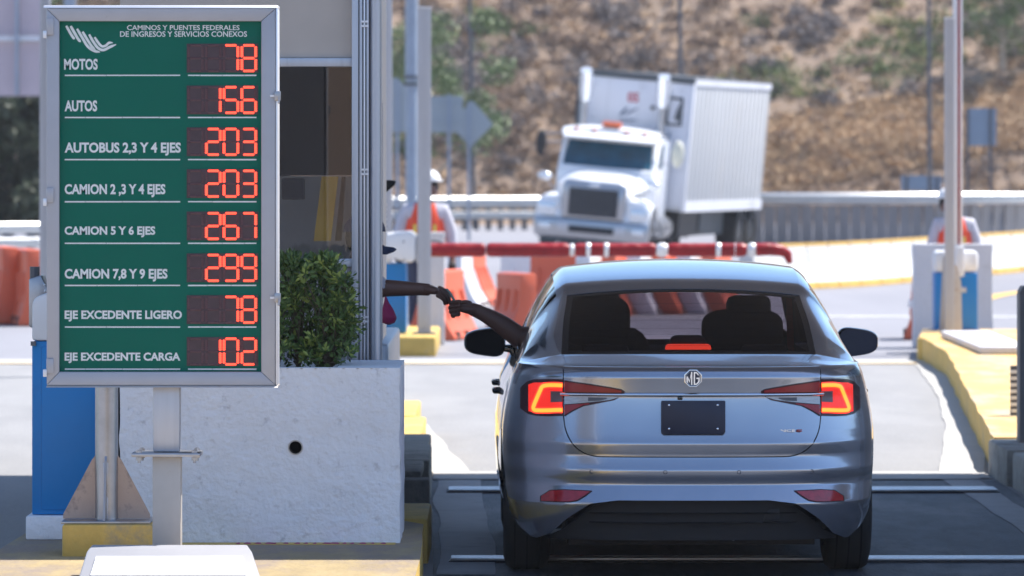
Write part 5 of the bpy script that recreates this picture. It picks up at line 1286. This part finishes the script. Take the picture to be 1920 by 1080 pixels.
# rear lamps: outer half on the wing, inner tapering half on the lid
def P4(tab): return lambda x: lin(tab, x)
out_t = P4([(.625,.977),(.70,.976),(.765,.972),(.80,.958),(.832,.925)]); out_b = P4([(.625,.802),(.70,.797),(.76,.797),(.795,.803),(.832,.828)])
in_t = P4([(.33,.922),(.345,.932),(.40,.942),(.50,.957),(.6195,.972)]); in_b = P4([(.33,.916),(.345,.900),(.38,.880),(.45,.866),(.53,.850),(.58,.825),(.6195,.800)])
for s in (1, -1):
    def pt(name, x0, x1, zt, zb, m, off, parent=None, nu=24, nv=8, depth=.01):
        g = MB()
        def f(u, v):
            x = x0+(x1-x0)*u; a, b_ = zb(x), zt(x); z = a+(b_-a)*v; return (s*x, ysurf(x, z)-off, z)
        g.grid(f, nu, nv)
        for e in (0, 1):
            g.grid(lambda u, v: (lambda p: (p[0], p[1]+depth*v, p[2]))(f(u, e)), nu, 1); g.grid(lambda u, v: (lambda p: (p[0], p[1]+depth*v, p[2]))(f(e, u)), nv, 1)
        return cp(name, g, m, parent, smooth=True)
    L1 = pt('tail_lamp', .625, .832, out_t, out_b, 'lamp_dark', .006, nu=30)
    pt('lens', .628, .792, lambda x: out_t(x)-.016, lambda x: out_b(x)+.014, 'lit_lens', .0085, L1)
    # glowing light guide shaped like a bracket
    gt = P4([(.628,.958),(.735,.958),(.755,.950),(.775,.90),(.79,.842)]); 
    o_t = P4([(.628,.957),(.70,.957),(.735,.951),(.752,.935),(.762,.91),(.788,.828)]); 
    # three strokes: top bar, slanting outer bar, bottom bar
    def stroke(pts, w, name, m, off):
        g = MB(); n = len(pts)-1
        def f(u, v):
            p = catmull(pts, u*n); a = catmull(pts, min(u*n+.04, n)); c_ = catmull(pts, max(u*n-.04, 0)); d = (a-c_)/np.linalg.norm(a-c_)
            x = p[0]-d[1]*w*(v-.5); z = p[1]+d[0]*w*(v-.5); return (s*x, ysurf(x, z)-off-.003*math.sin(math.pi*v), z)
        g.grid(f, 60, 4); return g.build(name, m, L1, smooth=True)
    path = [(.6285,.947),(.66,.948),(.70,.946),(.725,.938),(.737,.915),(.750,.885),(.766,.845),(.767,.828),(.752,.823),(.70,.825),(.66,.828),(.6285,.829)]
    stroke(path, .030, 'light_guide', 'glow_red', .0095); stroke(path, .018, 'light_guide', 'glow', .0115)
    pt('lamp_centre', .6285, .685, lambda x: .918, P4([(.6285,.868),(.685,.864)]), 'pink_grey', .010, L1, nu=8, nv=4)['label'] = 'dull grey centre of the tail lamp'
    L2 = pt('boot_lamp', .33, .6195, in_t, in_b, 'lamp_dark', .009, nu=50)
    pt('lens', .345, .6185, lambda x: in_t(x)-.006, P4([(.345,.9165),(.6185,.9165)]), 'lamp_red', .0115, L2, nu=40)
    cl_b = P4([(.345,.893),(.40,.877),(.45,.870),(.53,.861),(.6185,.853)])
    pt('clear_lens', .352, .6185, P4([(.352,.8985),(.6185,.8985)]), lambda x: cl_b(x)+.004, 'lamp_clear', .0115, L2, nu=40)
    pt('reversing_lamp', .415, .505, P4([(.415,.892),(.505,.892)]), P4([(.415,.886),(.45,.876),(.505,.874)]), 'alu_dark', .0125, L2, nu=14, nv=3)
    pt('red_edge', .50, .6185, lambda x: cl_b(x), P4([(.50,.8585),(.53,.854),(.58,.829),(.6185,.806)]), 'lamp_red', .0115, L2, nu=20)
    # bumper reflector
    rt = P4([(.488,.446),(.52,.447),(.62,.449),(.69,.443),(.738,.412)]); rb = P4([(.488,.444),(.52,.420),(.56,.396),(.60,.388),(.738,.386)])
    L3 = pt('reflector', .488, .738, rt, rb, 'lamp_dark', .004, nu=36)
    pt('lens', .500, .732, lambda x: rt(x)-.004, lambda x: min(rb(x)+.005, rt(x)-.004), 'reflector_red', .0065, L3, nu=30)

# ---- upper body ----
#  station: y, z centre, half width, dy edge, dz edge, belt x, belt y
ST = [(.50,1.088,.628,.12,-.006,.838,.74),(.85,1.245,.612,.11,-.016,.845,1.02),(1.20,1.388,.588,.09,-.034,.846,1.32),(1.42,1.452,.594,.055,-.034,.846,1.48),(1.85,1.502,.597,0,-.036,.846,1.85),
      (2.3,1.520,.598,0,-.038,.846,2.3),(2.8,1.505,.597,-.05,-.045,.846,2.85),(3.05,1.450,.595,-.1,-.05,.845,3.2),(3.8,1.06,.70,-.25,-.02,.80,3.8)]
def station(u): return catmull(ST, u)
def topf(u, s):            # s -1..1 across
    y, zc, w, dy, dz, bx, by_ = station(u); return (s*w, y+dy*s*s, zc+dz*(abs(s)**2.2))
def sidef(u, v, sg):
    y, zc, w, dy, dz, bx, by_ = station(u); x0, y0, z0 = w, y+dy, zc+dz
    zb_ = 1.037; e_ = min(1, u/.6); bul = .036*math.sin(math.pi*v**.8)*e_; k = v
    return (sg*(x0+(bx-x0)*k+bul), y0+(by_-y0)*v, z0+(zb_-z0)*v**1.12+.010*e_*math.sin(math.pi*min(1, v*3))*(1-v))
def top_patch(name, u0, u1, s0, s1, m, nu=24, ns=36, drop=0, parent=None):
    g = MB(); g.grid(lambda a, b_: (lambda p: (p[0], p[1], p[2]-drop))(topf(u0+(u1-u0)*b_, s0+(s1-s0)*a)), ns, nu); return cp(name, g, m, parent, smooth=True)
roof = top_patch('roof', 2.03, 7.0, -1, 1, 'car_paint', 70, 50)
g = MB(); g.grid(lambda a, b_: (lambda p, q_: (p[0], p[1]-.004*b_, p[2]-.012*b_))(topf(2.03, 2*a-1), 0), 40, 2); cp('roof_edge', g, 'black_gloss', smooth=True)
top_patch('rear_window', .10, 1.90, -.95, .95, 'rear_glass', 20, 30, .004)
top_patch('window_border', 0, .101, -1, 1, 'black_gloss', 3, 30, .003); top_patch('window_border', 1.899, 2.03, -1, 1, 'black_gloss', 3, 30, .003)
for s in (-1, 1): top_patch('window_border', .10, 1.90, s*.949, s*1.0, 'black_gloss', 20, 3, .003)
for k in range(12):
    u = .28+.125*k; g = MB(); g.grid(lambda a, b_: (lambda p: (p[0], p[1], p[2]-.006+.0012*b_))(topf(u, (2*a-1)*.92)), 30, 1); cp('heater_wire', g, 'black_gloss') if k % 2 == 0 else None
top_patch('windscreen', 7.05, 7.97, -.96, .96, 'clear_glass', 14, 20, .002)
for s in (-1, 1): top_patch('windscreen_border', 7.0, 8.0, s*.96, s*1.0, 'black_gloss', 14, 2)
for s in (-1, 1):
    def sp_(name, u0, u1, v0, v1, m, nu=20, nv=10, inset=0, parent=None):
        g = MB(); g.grid(lambda a, b_: (lambda p: (p[0]-s*inset, p[1], p[2]))(sidef(u0+(u1-u0)*a, v0+(v1-v0)*b_, s)), nu, nv); return cp(name, g, m, parent, smooth=True)
    sp_('rear_pillar', 0, 2.25, 0, 1, 'car_paint', 40, 24)
    sp_('roof_rail', 2.25, 8.0, 0, .13, 'car_paint', 50, 4)
    sp_('waist_rail', 2.25, 8.0, .93, 1.0, 'car_paint', 50, 2); sp_('window_trim', 2.25, 7.9, .905, .93, 'chrome', 50, 1)
    sp_('side_window', 2.29, 3.2, .14, .905, 'side_glass', 12, 8, .006); sp_('side_window', 3.26, 4.9, .14, .905, 'side_glass', 12, 8, .006)
    sp_('door_pillar', 3.19, 3.27, .13, .91, 'black_gloss', 2, 8); sp_('door_pillar', 4.88, 5.06, .13, .91, 'black_gloss', 2, 8); sp_('window_seal', 2.245, 2.295, .13, .91, 'black_gloss', 2, 8)
    if s > 0: sp_('side_window', 5.04, 6.9, .14, .905, 'side_glass', 14, 8, .006)
    sp_('front_pillar', 6.88, 8.0, .13, .94, 'black_gloss', 10, 8) if 0 else sp_('front_pillar', 7.35, 8.0, .12, .94, 'black_gloss', 10, 8)
    sp_('quarter_glass', 6.9, 7.36, .14, .905, 'side_glass', 4, 6, .006)
    # mirrors
    g = MB()
    cxm, czm = (1.0, 1.062)
    def mir(u, v):
        th = 2*math.pi*u; ph = math.pi*v
        X_ = math.cos(th); Z_ = math.sin(th); e = .62
        rx = .112; rz_ = .075
        xx = cxm+rx*math.copysign(abs(X_)**e, X_)*math.sin(ph)**.55; t_ = (xx-cxm)/rx
        zz = czm+rz_*math.copysign(abs(Z_)**e, Z_)*math.sin(ph)**.55*(1-.20*t_)
        return (s*xx, 2.99-.075*math.cos(ph), zz)
    g.grid(mir, 32, 16); mo = cp('door_mirror', g, 'black_gloss', smooth=True)
    g = MB(); g.grid(lambda u, v: (lambda p: (p[0], 2.911, p[2]))(( lambda q_: (s*(cxm+(abs(q_[0])-cxm)*.9*v), 0, czm+(q_[2]-czm)*.88*v))(mir(u, .5))), 32, 3); g.build('mirror_glass', 'plate' if s > 0 else 'gap', mo)
    cp('mirror_foot', MB().prism([(s*.83,1.0),(s*.93,1.015),(s*.93,1.045),(s*.83,1.05)], 2.97, 3.06), 'black_gloss', bevel=.006)
    # door handles, seams, sill
    for y in (1.80, 2.80):
        h = cp('door_handle', MB().tube([(s*(wid(.855)+flank(y,.855)-.012),y-.10,.855),(s*(wid(.855)+flank(y,.855)+.022),y-.08,.855),(s*(wid(.855)+flank(y,.855)+.024),y+.06,.855),(s*(wid(.855)+flank(y,.855)-.012),y+.09,.855)], .015, 10), 'black_gloss', smooth=True)
    for y in (1.42, 2.35, 3.35): 
        g = MB(); g.grid(lambda u, v: (lambda z: (s*(wid(z)+flank(y,z)+.0012), y-.003+.006*v+.05*(z-.7) if y < 2 else y-.003+.006*v, z))(.36+.66*u), 30, 1); cp('door_seam', g, 'gap')
    g = MB(); g.grid(lambda u, v: (s*(wid(.85)+.003), 1.3+2.2*u, .80+.004*v), 2, 1)
    g = MB(); g.grid(lambda u, v: (s*(wid(.20+.10*v)+.012*math.sin(math.pi*v)), 1.36+1.9*u, .18+.12*v), 20, 4); cp('sill', g, 'black_plastic')
# rear deck between tail edge, window and pillars
def deck_front(x):
    ax = abs(x)
    if ax <= .628: y, zc, w, dy, dz = ST[0][:5]; s_ = ax/w; return y+dy*s_*s_, zc+dz*s_**2.2
    k = (ax-.628)/(.838-.628); p = sidef(0, min(1, max(0, k*.93)), 1); return ST[0][0]+ST[0][3]+(.74-.62)*k, 1.082+(1.0375-1.082)*k**1.12
g = MB()
def deck(u, v):
    x = (2*u-1)*.8385; y0 = ysurf(x, 1.0395)-.002; y1, z1_ = deck_front(x); k = v
    return (x, y0+(y1-y0)*k, 1.039+(z1_-1.039)*(k**1.6)+.004*math.sin(math.pi*k))
g.grid(deck, 120, 24); cp('rear_deck', g, 'car_paint', smooth=True)
# fill between outline at the belt and side panels
for s in (-1, 1):
    g = MB(); g.grid(lambda u, v: (s*((.80 if u < 0 else .846)*(1-v)+.70*v), 1.5+2.2*u, 1.030), 10, 1); cp('belt_ledge', g, 'black_plastic')
    g = MB(); g.grid(lambda u, v: (lambda y: (s*(.838+(.845-.838)*v), y, 1.030+.008*v))(.7+3.1*u), 10, 1); cp('shoulder', g, 'car_paint')
# bonnet
g = MB()
def bn(u, v):
    x = (2*u-1); y = 3.72+.80*v; w = .80-.06*v; return (x*w, y-.16*x*x*v, 1.045-.26*v**1.6-.03*abs(x)**3)
g.grid(bn, 20, 14); cp('bonnet', g, 'car_paint', smooth=True)
# wheels
for wy in (.97, 3.65):
    for s in (-1, 1):
        g = MB(); w = .215; r_ = .325; n = 48; x = s*.795
        pr = [(-w/2,.21),(-w/2-.008,.26),(-w/2+.005,r_-.02),(-w/2+.03,r_-.003),(0,r_),(w/2-.03,r_-.003),(w/2-.005,r_-.02),(w/2+.008,.26),(w/2,.21)]
        V = [(x+a, wy+b_*math.sin(2*math.pi*k/n), .325+b_*math.cos(2*math.pi*k/n)) for k in range(n) for a, b_ in pr]; q_ = len(pr)
        g.add(V, [(k*q_+i, k*q_+i+1, ((k+1) % n)*q_+i+1, ((k+1) % n)*q_+i) for k in range(n) for i in range(q_-1)])
        wo_ = cp('wheel', g, 'tyre', smooth=True)
        for k in range(3):
            gx = x-.06+.06*k; MB().tube([(gx-.004, wy, .325), (gx+.004, wy, .325)], .3258, 48, False).build('tread_groove', 'gap', wo_)
        g = MB(); xo = x+s*.085
        for k in range(5):
            a = 2*math.pi*k/5
            for da in (-.16, .16):
                p0 = (xo, wy+.04*math.cos(a), .325+.04*math.sin(a)); p1 = (xo, wy+.20*math.cos(a+da), .325+.20*math.sin(a+da)); g.tube([p0, p1], .014, 6)
        g.tube([(x-.09, wy, .325), (x+.09, wy, .325)], .212, 32, False); g.tube([(xo-.02, wy, .325), (xo+.01, wy, .325)], .05, 16); g.build('rim', 'rim', wo_, smooth=True)
        MB().tube([(x-s*.02, wy, .325), (x+s*.02, wy, .325)], .14, 24).build('brake_disc', 'alu_dark', wo_)
        g = MB(); g.grid(lambda u, v: (s*(.62+.28*v), wy+.375*math.cos(math.pi*u), max(.2, .335+.375*math.sin(math.pi*u))), 20, 2); g.add([(s*.62, wy+.4, .2),(s*.62, wy-.4, .2),(s*.62, wy-.4, .8),(s*.62, wy+.4, .8)], [(0,1,2,3)]); cp('wheel_arch', g, 'black_plastic')
# interior
def ip(name, g, m='seat_fabric', **k): return cp(name, g, m, **k)
ip('parcel_shelf', MB().box(-.64,.64,.66,1.10,1.06,1.075))
ip('rear_seat', MB().prism([(1.08,.4),(1.25,.4),(1.22,1.06),(1.10,1.09)], -.66, .66, 'x'), bevel=.03)
ip('rear_seat_cushion', MB().box(-.66,.66,1.25,1.75,.36,.58), bevel=.04)
for x in (-.40, .40): ip('rear_headrest', MB().box(x-.12,x+.12,1.07,1.15,1.06,1.115), bevel=.03)
ip('brake_lamp_case', MB().prism([(-.100,1.103),(.100,1.103),(.085,1.163),(.06,1.173),(-.065,1.173),(-.085,1.160)], .705, .78), 'black_plastic', bevel=.012)
br = ip('brake_lamp', MB().prism([(-.114,1.104),(.114,1.104),(.110,1.124),(.100,1.131),(-.100,1.131),(-.110,1.124)], .665, .70), 'brake', bevel=.003)
for x in (-.385, .385):
    h = 1.235 if x > 0 else 1.27
    g = MB()
    def seat(u, v, x=x, h=h):
        th = 2*math.pi*u; w = lin([(.38,.26),(.6,.27),(.9,.262),(1.05,.25),(1.12,.225),(1.16,.17)], .38+.78*v); zq = .38+.78*v
        cx_ = math.cos(th); cy_ = math.sin(th)
        return (x+w*math.copysign(abs(cx_)**.6, cx_), 2.55-.28*v+.065*math.copysign(abs(cy_)**.7, cy_), zq)
    g.grid(seat, 28, 26); ip('front_seat', g, smooth=True)
    g = MB(); rx_, rz_, zc_, xo_ = (.215,.115,1.145,-.04) if x > 0 else (.175,.135,1.195,-.03)
    g.grid(lambda u, v: (lambda th, ph: (x+xo_+rx_*math.copysign(abs(math.cos(th))**.55, math.cos(th))*math.sin(ph)**.5, 2.24-.055*math.cos(ph), zc_+rz_*math.copysign(abs(math.sin(th))**.6, math.sin(th))*math.sin(ph)**.5))(2*math.pi*u, math.pi*v), 28, 12); ip('headrest', g, smooth=True)
    if x > 0: ip('headrest', MB().box(x-.12,x+.115,2.30,2.38,1.15,1.33), bevel=.045)
    ip('seat_cushion', MB().box(x-.26,x+.26,2.45,3.0,.36,.56), bevel=.05)
ip('dashboard', MB().prism([(3.15,.6),(3.75,.6),(3.75,1.02),(3.35,1.03),(3.2,.95)], -.74, .74, 'x'), bevel=.03)
ip('steering_wheel', MB().tube([(-.385+.18*math.cos(2*math.pi*k/24), 3.0-.05*math.sin(2*math.pi*k/24), .88+.17*math.sin(2*math.pi*k/24)) for k in range(25)], .015, 8, False), smooth=True)
g = MB(); g.box(-.13,.13,3.10,3.13,1.335,1.39); ip('inner_mirror', g, 'black_plastic', bevel=.012)
ip('headliner', MB().grid(lambda a, b_: (lambda p: (p[0]*.97, p[1], p[2]-.03))(topf(2.15+4.7*b_, 2*a-1)), 16, 20), smooth=True)
ip('seat_belt', MB().prism([(.58,.9),(.62,.9),(.60,1.35),(.57,1.35)], 2.18, 2.185), 'padding')

# ---- people at the handover; world coordinates ----
def hand(par, wrist, fwd, upv, m='skin', thumb_side=1, curl=1.0, grip=.6, sc=1.0, name='hand'):
    """palm, four fingers with bends and a thumb; fwd along the palm, upv out of its back"""
    f = Vector(fwd).normalized(); u = Vector(upv); u = (u-f*u.dot(f)).normalized(); s = f.cross(u).normalized()*thumb_side
    w = Vector(wrist); Q = lambda a, b_, c_: tuple(w+(f*a+s*b_+u*c_)*sc)
    ch = [[(tuple(w-f*.02), (.032*sc,.028*sc)), (Q(.02,0,0),(.042*sc,.027*sc)), (Q(.055,0,.002),(.050*sc,.024*sc)), (Q(.088,0,.0),(.047*sc,.019*sc))]]
    skin('palm', ch, m, par, 2)
    sc *= 1.0
    fl = [(.030,.043,.026,.020),(.010,.047,.029,.021),(-.010,.044,.027,.020),(-.029,.035,.021,.018)]
    for i, (b_, l1, l2, l3) in enumerate(fl):
        a1, a2, a3 = (grip*(.8+.08*i)*curl, grip*(1.9+.1*i)*curl, grip*(2.6+.1*i)*curl)
        p0 = (.070, b_, 0); pts = [Q(*p0)]; a, c_ = .088, -.001
        pts.append(Q(a, b_*1.05, c_))
        for L_, an in ((l1, a1), (l2, a2), (l3, a3)):
            a += L_*math.cos(an); c_ -= L_*math.sin(an); pts.append(Q(a, b_*1.05, c_))
        skin('finger', [[(p, r_*sc) for p, r_ in zip(pts, (.0135,.0135,.0122,.0112,.0092))]], m, par, 2)
    pts = [Q(.018,.024,-.006), Q(.048,.038,-.018), Q(.078,.032,-.030), Q(.104,.020,-.030)]
    skin('thumb', [[(p, r_*sc) for p, r_ in zip(pts, (.020,.017,.014,.011))]], m, par, 2)
# driver
DD = 28.35
drv = thing('person', 'driver in the silver car reaching one bare arm out of the left window', 'person', (CX-.40, CY+2.6, .5))
a = lambda px, py, d=DD: tuple(at(px, py, d))
sh_ = (CX-.60, CY+2.55, 1.17)
skin('body', [[((CX-.40,CY+2.62,.58),(.15,.12)),((CX-.40,CY+2.55,.85),(.15,.11)),((CX-.40,CY+2.5,1.08),(.15,.10)),((CX-.40,CY+2.50,1.20),(.055,.055)),((CX-.40,CY+2.52,1.25),(.07,.085)),((CX-.40,CY+2.53,1.31),(.068,.085))],
              [((CX-.40,CY+2.62,.58),(.15,.12)),((CX-.28,CY+3.0,.60),.075),((CX-.28,CY+3.3,.50),.055)],
              [((CX-.40,CY+2.62,.58),(.15,.12)),((CX-.50,CY+3.0,.60),.075),((CX-.50,CY+3.3,.50),.055)],
              [((CX-.40,CY+2.5,1.08),(.15,.10)),(sh_,.060),(a(1012,662),.066),(a(975,634),.064),(a(938,606),.056),(a(908,589),.043),(a(890,581),(.034,.040)),(a(876,577),(.03,.036))],
              [((CX-.40,CY+2.5,1.08),(.15,.10)),((CX-.22,CY+2.55,1.10),.055),((CX-.18,CY+2.75,.90),.042),((CX-.30,CY+3.0,.95),.032)]], 'skin', drv, 2)
skin('shirt', [[((CX-.40,CY+2.62,.62),(.17,.14)),((CX-.40,CY+2.54,.85),(.17,.13)),((CX-.40,CY+2.5,1.08),(.17,.12)),((CX-.40,CY+2.5,1.16),(.09,.08))],
              [((CX-.40,CY+2.5,1.08),(.17,.12)),(sh_,.075),((CX-.70,CY+2.6,1.11),.068)],[((CX-.40,CY+2.5,1.08),(.17,.12)),((CX-.22,CY+2.55,1.10),.07)]], 'trousers', drv, 2)
MB().sphere((CX-.40,CY+2.52,1.29), .105, 16, 10, (.92,1.05,1.05)).build('hair', 'hair', drv, smooth=True)
hand(drv, a(892,581.5), (-.96,-.05,.12), (.0,-.92,.30), grip=.80, sc=1.08, thumb_side=1)
# clerk
clk = thing('person', 'toll clerk in grey top and dark cap leaning from the booth with one arm out', 'person', (-.82, 28.2, .23))
DK = 28.2
X_ = -.80
skin('body', [[((X_-.03,DK,1.0),(.14,.10)),((X_-.03,DK,1.2),(.13,.10)),((X_,DK,1.36),(.12,.10)),((X_+.0,DK,1.50),(.05,.05)),((X_+.01,DK,1.58),(.075,.085)),((X_+.02,DK,1.66),(.07,.09))],
              [((X_-.03,DK,1.0),(.14,.10)),((X_-.02,DK+.05,.75),.10),((X_-.02,DK+.03,.30),.06)],
              [((X_,DK,1.36),(.12,.10)),((X_+.10,DK-.02,1.36),.055),(a(722,540,DK),(.050,.050)),(a(760,541,DK),.043),(a(788,542,DK),.036),(a(800,543,DK),(.036,.036)),(a(810,544,DK),(.034,.034))]], 'skin', clk, 2)
skin('top', [[((X_-.03,DK,.95),(.155,.12)),((X_-.03,DK,1.2),(.145,.12)),((X_,DK,1.38),(.125,.11)),((X_,DK,1.45),(.08,.07))],
             [((X_-.0,DK,1.38),(.13,.11)),((X_+.10,DK-.01,1.37),.072),((X_+.13,DK,1.33),.066)]], 'shirt_grey', clk, 2)
skin('skirt', [[((X_-.03,DK,1.0),(.15,.12)),((X_-.02,DK+.03,.85),(.15,.13)),((X_-.02,DK+.03,.45),(.09,.09))]], 'trousers', clk, 2)
MB().sphere((X_+.015,DK+.01,1.63), .105, 16, 10, (.92,1.05,1.05)).build('hair', 'hair', clk, smooth=True)
g = MB(); g.sphere((X_+.02,DK,1.66), .112, 20, 8, (1,1,.9), 0, .5); 
b0 = a(712,461,DK); b1 = a(744,468,DK)
g.prism([(X_+.05,1.63),(a(722,462,DK)[0],PZ(462,DK)),(a(738,463,DK)[0],PZ(464,DK)),(b1[0],PZ(468,DK)),(a(739,473,DK)[0],PZ(472,DK)),(a(726,478,DK)[0],PZ(477,DK)),(X_+.05,PZ(476,DK))], DK-.075, DK+.075); g.build('cap', 'cap', clk, bevel=.004)
hand(clk, a(794,541,DK), (.96,0,-.20), (.0,-.62,.78), grip=.52, sc=1.0, thumb_side=-1)
# pink bag at the counter
t = thing('bag', 'pink cloth bundle hanging beside the clerk under the bare arm', 'bag', at(725,590,DK-.1))
g = MB()
def bg(u, v):
    th = 2*math.pi*u; r_ = lin([(0,.004),(.2,.012),(.45,.030),(.75,.045),(.93,.032),(1,.005)], v)*(1+.12*math.sin(3*th+v*4)); p = at(723+6*v,556+53*v,DK-.12); return (p.x+r_*math.cos(th), p.y+r_*math.sin(th), p.z)
g.grid(bg, 20, 14); g.build('bag', 'pink', t, smooth=True)
# card or note between the hands
t = thing('banknote', 'small greenish banknote passing between the two hands', 'banknote', at(841,551,28.25))
p0 = at(835,541,28.12); p1 = at(850,564,28.18)
g = MB(); g.grid(lambda u, v: (p0.x+(p1.x-p0.x)*u+.012*v, p0.y+(p1.y-p0.y)*u-.035+.07*v, p0.z+(p1.z-p0.z)*u+.006*math.sin(math.pi*u)), 8, 4); o = g.build('note', 'banknote', t, smooth=True)
sm = o.modifiers.new('thick', 'SOLIDIFY'); sm.thickness = .0008
